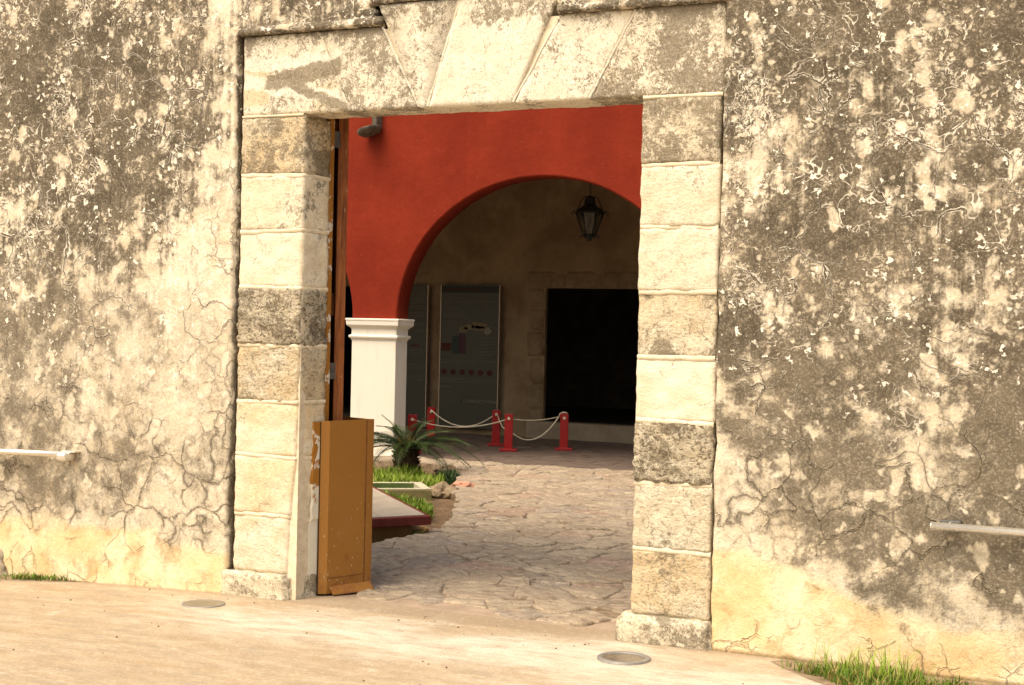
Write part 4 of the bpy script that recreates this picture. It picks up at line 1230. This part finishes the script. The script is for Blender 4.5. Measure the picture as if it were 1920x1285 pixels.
# grey cement heap at the far left foot of the wall
cmx = empty('cement_patch', (-2.45, -.08, -.06), 'grey cement patch smeared on the wall foot at the left edge', 'cement patch')
bm = bmesh.new(); bmesh.ops.create_icosphere(bm, subdivisions=4, radius=1)
for v in bm.verts:
    q = v.co.copy(); k = 1 + .25 * mn.fractal(q * 1.5, .8, 2, 3)
    v.co = Vector((-2.50 + q.x * .33 * k, -.02 + q.y * .06 * k, -.06 + q.z * .19 * k))
for f in bm.faces: f.smooth = True
me = bpy.data.meshes.new('smear'); bm.to_mesh(me); bm.free(); me.materials.append(m_simple('grey_cement', (.30, .25, .17), (.42, .36, .26), 8, bump=.01)); link('smear', me, cmx)

# ------------------------------------------------------------------ cycad
CX, CY, CZ = -3.30, 7.25, -.09
cyc = empty('cycad', (CX, CY, CZ), 'dark green cycad with a stubby shaggy trunk and arching feather fronds beside the white pier', 'plant')
tk = MB(); prof_ = []
for k in range(12):
    u = k / 11; prof_.append((.105 + .03 * math.sin(u * 3.1) - .03 * (u > .95), u * .34))
tk.lathe([(r_, CZ + z) for r_, z in prof_] + [(0, CZ + .35)], CX, CY, 18)
rc = random.Random(3)
for k in range(210):
    a = rc.uniform(0, 2 * math.pi); z = CZ + rc.uniform(.02, .36); r_ = .115
    d = Vector((math.cos(a), math.sin(a), rc.uniform(.2, .9))).normalized(); b_ = Vector((CX + math.cos(a) * r_, CY + math.sin(a) * r_, z)); l = rc.uniform(.03, .075)
    tk.tube([b_, b_ + d * l * .6, b_ + d * l + Vector((0, 0, rc.uniform(-.02, .03)))], [.009, .007, .002], 4)
tk.obj('trunk', M['trunk'], cyc)
def frond_mesh(L, droop, up, seed):
    """frond grown along +x from origin"""
    rg = random.Random(seed); mb = MB(); n = 26; pts = []
    for k in range(n + 1):
        u = k / n
        x = L * (u * math.cos(up * (1 - u * .6)) - .0)
        z = L * (math.sin(up) * u - droop * u * u)
        pts.append(Vector((x, .03 * math.sin(u * 3 + seed) * u, z)))
    mb.tube(pts, [.007 * (1 - .75 * k / n) for k in range(n + 1)], 4)
    for k in range(3, 38):
        u = k / 38; i = min(int(u * n), n - 1); f = u * n - i
        p = pts[i].lerp(pts[i + 1], f); t = (pts[i + 1] - pts[i]).normalized()
        ll = (.150 * math.sin(math.pi * min(1, u * 1.05 + .12)) ** .7 + .012) * rg.uniform(.88, 1.08)
        side = t.cross(Vector((0, 0, 1))).normalized(); nup = side.cross(t).normalized()
        for s in (-1, 1):
            d = (side * s * .92 + t * (.34 + .6 * u) + nup * (.34 - .2 * u)).normalized()
            wv = t * .0036
            tip = p + d * ll + Vector((0, 0, -.018 * (.4 + u)))
            mid = p + d * ll * .55
            mb.add([p - wv, p + wv, mid + wv * .9, tip, mid - wv * .9], [(0, 1, 2, 3, 4)])
    me = mb.mesh('frond', M['frond']); return me
FR = [frond_mesh(.70, .52, .55, 1), frond_mesh(.62, .38, .75, 2), frond_mesh(.76, .70, .50, 3), frond_mesh(.40, .10, 1.15, 4), frond_mesh(.72, .85, .38, 5)]
nf = 0
for lvl, (cnt, tilt, ids) in enumerate(((4, .10, (3, 1)), (7, .05, (1, 0)), (9, .0, (0, 2)), (8, -.05, (2, 4)))):
    for k in range(cnt):
        a = 2 * math.pi * k / cnt + lvl * .7 + rc.uniform(-.18, .18)
        me = FR[ids[k % 2]]
        o = bpy.data.objects.new('frond', me); COL.objects.link(o); o.parent = cyc
        o.location = (.05 * math.cos(a), .05 * math.sin(a), .33 + .02 * (3 - lvl))
        o.rotation_euler = (rc.uniform(-.25, .25), -tilt + rc.uniform(-.08, .08), a); sc_ = rc.uniform(.85, 1.08); o.scale = (sc_,) * 3
for k, (a, sc_) in enumerate(((.0, 1.05), (.3, 1.2), (.62, 1.15), (-.35, 1.0), (.9, 1.0), (3.3, 1.0), (3.7, 1.05))):
    o = bpy.data.objects.new('frond', FR[(2, 0, 2, 4, 0, 0, 2)[k]]); COL.objects.link(o); o.parent = cyc
    o.location = (.05 * math.cos(a), .05 * math.sin(a), .35); o.rotation_euler = (.15 - .1 * k, .0, a); o.scale = (sc_,) * 3
cr_ = MB()
for k in range(60):
    a = rc.uniform(0, 2 * math.pi); d = Vector((math.cos(a) * .35, math.sin(a) * .35, 1)).normalized(); b_ = Vector((CX + math.cos(a) * .05, CY + math.sin(a) * .05, CZ + .33))
    cr_.tube([b_, b_ + d * rc.uniform(.08, .2)], [.007, .001], 4)
cr_.obj('young_leaf_bases', M['frondy'], cyc)

# ------------------------------------------------------------------ door leaf folded back behind the left jamb
lf = empty('door_leaf', (.05, .40, 0), 'dark brown wooden gate leaf folded back behind the left jamb', 'door')
d_ = Vector((-.63, .777)).normalized(); p_ = Vector((.072, .40)); q_ = Vector((.777, .63)).normalized()
def lq(o, la, lb): return quad(o, -q_, d_, la, lb)
MB().prism(lq(p_, .062, .075), .04, 3.16).obj('edge_stile', M['wood'], lf, bevel=.004)
k = 0
o_ = p_ + d_ * .078 - q_ * .008
while k < 6:
    MB().prism(lq(o_ + d_ * (k * .14), .045, .134), .05, 3.14).obj('plank', M['wood'], lf, bevel=.004); k += 1
for z in (.5, 1.7, 2.8): MB().prism(lq(o_ + q_ * .0 - q_ * .047, .03, .82), z, z + .14).obj('rail', M['wood'], lf, bevel=.004)
for z in (2.78, 1.36):
    hn = MB(); hn.prism(quad(Vector((.012, .29)), Vector((1, 0)), Vector((.1, 1)).normalized(), .012, .08), z - .05, z + .05)
    hn.tube([(.026, .30, z - .05), (.026, .30, z + .05)], .009, 8); hn.obj('hinge', M['hinge'], lf)
# ochre-painted frame strip on the back arris of the reveal
fs_ = MB(); fs_.box(.020, .042, .2465, .285, 1.06, 2.90)
tag(fs_.obj('frame_strip', M['peel']), 'narrow ochre painted strip down the back edge of the left jamb', 'door frame')

# ochre metal guard at the foot of the leaf
gd = empty('metal_guard', (.13, .35, 0), 'waist-high ochre painted sheet-metal guard standing against the left jamb', 'metal guard')
pz = [(.053, .186), (.099, .214), (.198, .491), (.2, .497)]
T = 1.062
def sheet(name, a, b, z0, z1, th_=.006, mt='ochre', bv=.0015):
    a, b = Vector(a), Vector(b); n_ = Vector((-(b - a).y, (b - a).x)).normalized() * th_
    return MB().prism([tuple(a), tuple(b), tuple(b + n_), tuple(a + n_)], z0, z1).obj(name, M[mt], gd, bevel=bv)
sheet('corner_fold', pz[0], pz[1], .012, T)
sheet('front_sheet', (.1, .2165), (.1975, .4895), .012, T)
sheet('edge_flange', (.199, .4885), (.214, .541), .02, T + .002)
sheet('back_sheet', (.210, .545), (-.06, .64), .02, T)
sheet('edge_bead', (.1945, .478), (.1995, .492), .02, T + .001, .008, 'rust')
sheet('weld_line', (.1015, .2155), (.1970, .4790), .105, .109, -.002, 'rust')
sheet('fold_gap_shade', (.0505, .181), (.0535, .186), .012, T - .01, .010, 'gapshade')  # dark strip painting in the shaded gap beside the corner fold
# flared foot
fm = MB(); a, b = Vector((.108, .235)), Vector((.212, .535)); o2 = Vector((.035, -.013))
fm.add([(a.x, a.y, .055), (b.x, b.y, .060), (b.x + o2.x, b.y + o2.y, .010), (a.x + o2.x * .8, a.y + o2.y * .8, .012),
        (a.x, a.y, .050), (b.x, b.y, .055), (b.x + o2.x, b.y + o2.y, .004), (a.x + o2.x * .8, a.y + o2.y * .8, .006)],
       [(0, 3, 2, 1), (4, 5, 6, 7), (0, 1, 5, 4), (1, 2, 6, 5), (2, 3, 7, 6), (3, 0, 4, 7)])
fm.obj('flared_foot', M['ochre'], gd)
MB().prism([(.060, .195), (.098, .222), (.195, .49), (.205, .54), (-.05, .62)], T - .03, T - .02).obj('top_plate', m_simple('rusty_inner_plate', (.12, .055, .03), (.2, .1, .05), 12), gd)
# peeling painted strip on the jamb reveal beside the guard
stp = MB(); n = 40; vs_, fs = [], []
for k in range(n + 1):
    z = .12 + (1.058 - .12) * k / n
    xa = .036 - .0 * k; jag = .012 * n3(z, 0, 5, 9)
    x_at = lambda yy, z=z: (-.045 + (.042 + .045) * (yy / .245) if z < .45 else .0 + .042 * (yy / .245)) + .013
    ya, yb2 = .135 + jag, .205
    vs_ += [(x_at(ya), ya, z), (x_at(yb2) + .004, yb2, z), (x_at(ya) - .02, ya, z), (x_at(yb2) - .016, yb2, z)]
for k in range(n): fs += [(4 * k, 4 * k + 1, 4 * k + 5, 4 * k + 4), (4 * k + 1, 4 * k + 3, 4 * k + 7, 4 * k + 5), (4 * k, 4 * k + 4, 4 * k + 6, 4 * k + 2)]
stp.add(vs_, fs)
tag(stp.obj('painted_strip', M['peel']), 'peeling ochre paint strip on the left jamb beside the metal guard', 'paint strip')

# ------------------------------------------------------------------ handrails
hr = empty('handrail', (-3.4, -.09, .76), 'brushed steel handrail on the wall to the left of the gateway', 'handrail')
MB().tube([(-7.0, -.095, .655), (-2.325, -.095, .765), (-1.715, -.095, .778)], .019, 16).obj('rail_tube', M['steel'], hr)
MB().box(-1.74, -1.660, -.125, -.02, .735, .792).obj('end_bracket', M['steel'], hr, bevel=.02, seg=3)
MB().box(-1.735, -1.625, -.075, -.012, .790, .800).obj('bracket_plate', M['steel'], hr, bevel=.002)
for x in (-2.9, -4.4, -5.9): MB().tube([(x, -.095, .74 + (x + 2.9) * .024), (x, -.05, .70 + (x + 2.9) * .024), (x, -.01, .70 + (x + 2.9) * .024)], .008, 8).obj('wall_bracket', M['steel'], hr)
hr2 = empty('handrail', (6.0, -.09, .73), 'brushed steel handrail on the wall to the right of the gateway', 'handrail')
MB().tube([(3.700, -.095, .742), (9.5, -.095, .742)], .0205, 16).obj('rail_tube', M['steel'], hr2)
MB().tube([(3.694, -.095, .742), (3.700, -.095, .742)], [.017, .0205], 16).obj('end_cap', M['steel'], hr2)
MB().box(3.73, 3.83, -.060, -.01, .757, .768).obj('bracket_plate', M['hinge'], hr2, bevel=.002)
for x in (3.78, 5.3, 6.8): MB().tube([(x, -.095, .735), (x, -.05, .76), (x, -.01, .76)], .008, 8).obj('wall_bracket', M['steel'], hr2)

# ------------------------------------------------------------------ in-ground lights
def glight(x, y, r, label, recessed):
    z = pave_z(x, y); t = empty('ground_light', (x, y, z), label, 'ground light', 'round lights set in the pavement')
    if recessed:
        MB().lathe([(r, z - .02), (r, z + .010), (r - .006, z + .014), (r - .026, z + .014), (r - .030, z + .008), (r - .030, z + .0065)], x, y, 48).obj('rim', M['ringm'], t)
        MB().lathe([(r - .030, z + .0068), (.0, z + .0068)], x, y, 48).obj('glass', M['lens'], t)
    else:
        MB().lathe([(r, z - .02), (r, z + .0065), (r - .010, z + .008), (r - .012, z + .0065)], x, y, 48).obj('rim', M['ringm'], t)
        MB().lathe([(r - .012, z + .0066), (.0, z + .0068)], x, y, 48).obj('lid', M['lens2'], t)
glight(-.375, -.37, .125, 'flat greyish round light lid in the pavement left of the gateway', False)
glight(2.269, -.443, .135, 'round light with a raised zinc ring in the pavement before the right jamb', True)

# ------------------------------------------------------------------ grit and small debris on the pavement
gb = MB(); rg = random.Random(21)
for k in range(85):
    x, y = rg.uniform(-3, 4.3), rg.uniform(-2.6, -.03)
    if rg.random() < .4: y = rg.uniform(-.25, -.03)
    r_ = rg.uniform(.003, .009); z = pave_z(x, y)
    gb.add([(x + r_ * rg.uniform(.6, 1.4), y, z), (x, y + r_, z), (x - r_ * rg.uniform(.6, 1.4), y, z), (x, y - r_, z), (x, y, z + r_ * .9)], [(0, 1, 4), (1, 2, 4), (2, 3, 4), (3, 0, 4)])
tag(gb.obj('pavement_grit', M['grit']), 'scattered dark grit and crumbs on the pavement', 'grit', kind='stuff')
gb = MB()
for k in range(900):
    x, y = rg.uniform(-3.6, -.6), rg.uniform(2.4, 8.1)
    if pip(x, y, path_poly): continue
    r_ = rg.uniform(.004, .014); z = -.085 + .022 * n3(x, y, 7, 1.3) + .012 * n3(x, y, 1, 7)
    gb.add([(x + r_, y, z), (x, y + r_, z), (x - r_, y, z), (x, y - r_, z), (x, y, z + r_ * .8)], [(0, 1, 4), (1, 2, 4), (2, 3, 4), (3, 0, 4)])
tag(gb.obj('soil_pebbles', M['rock']), 'small pale pebbles and crumbs scattered on the garden soil', 'pebbles', kind='stuff')
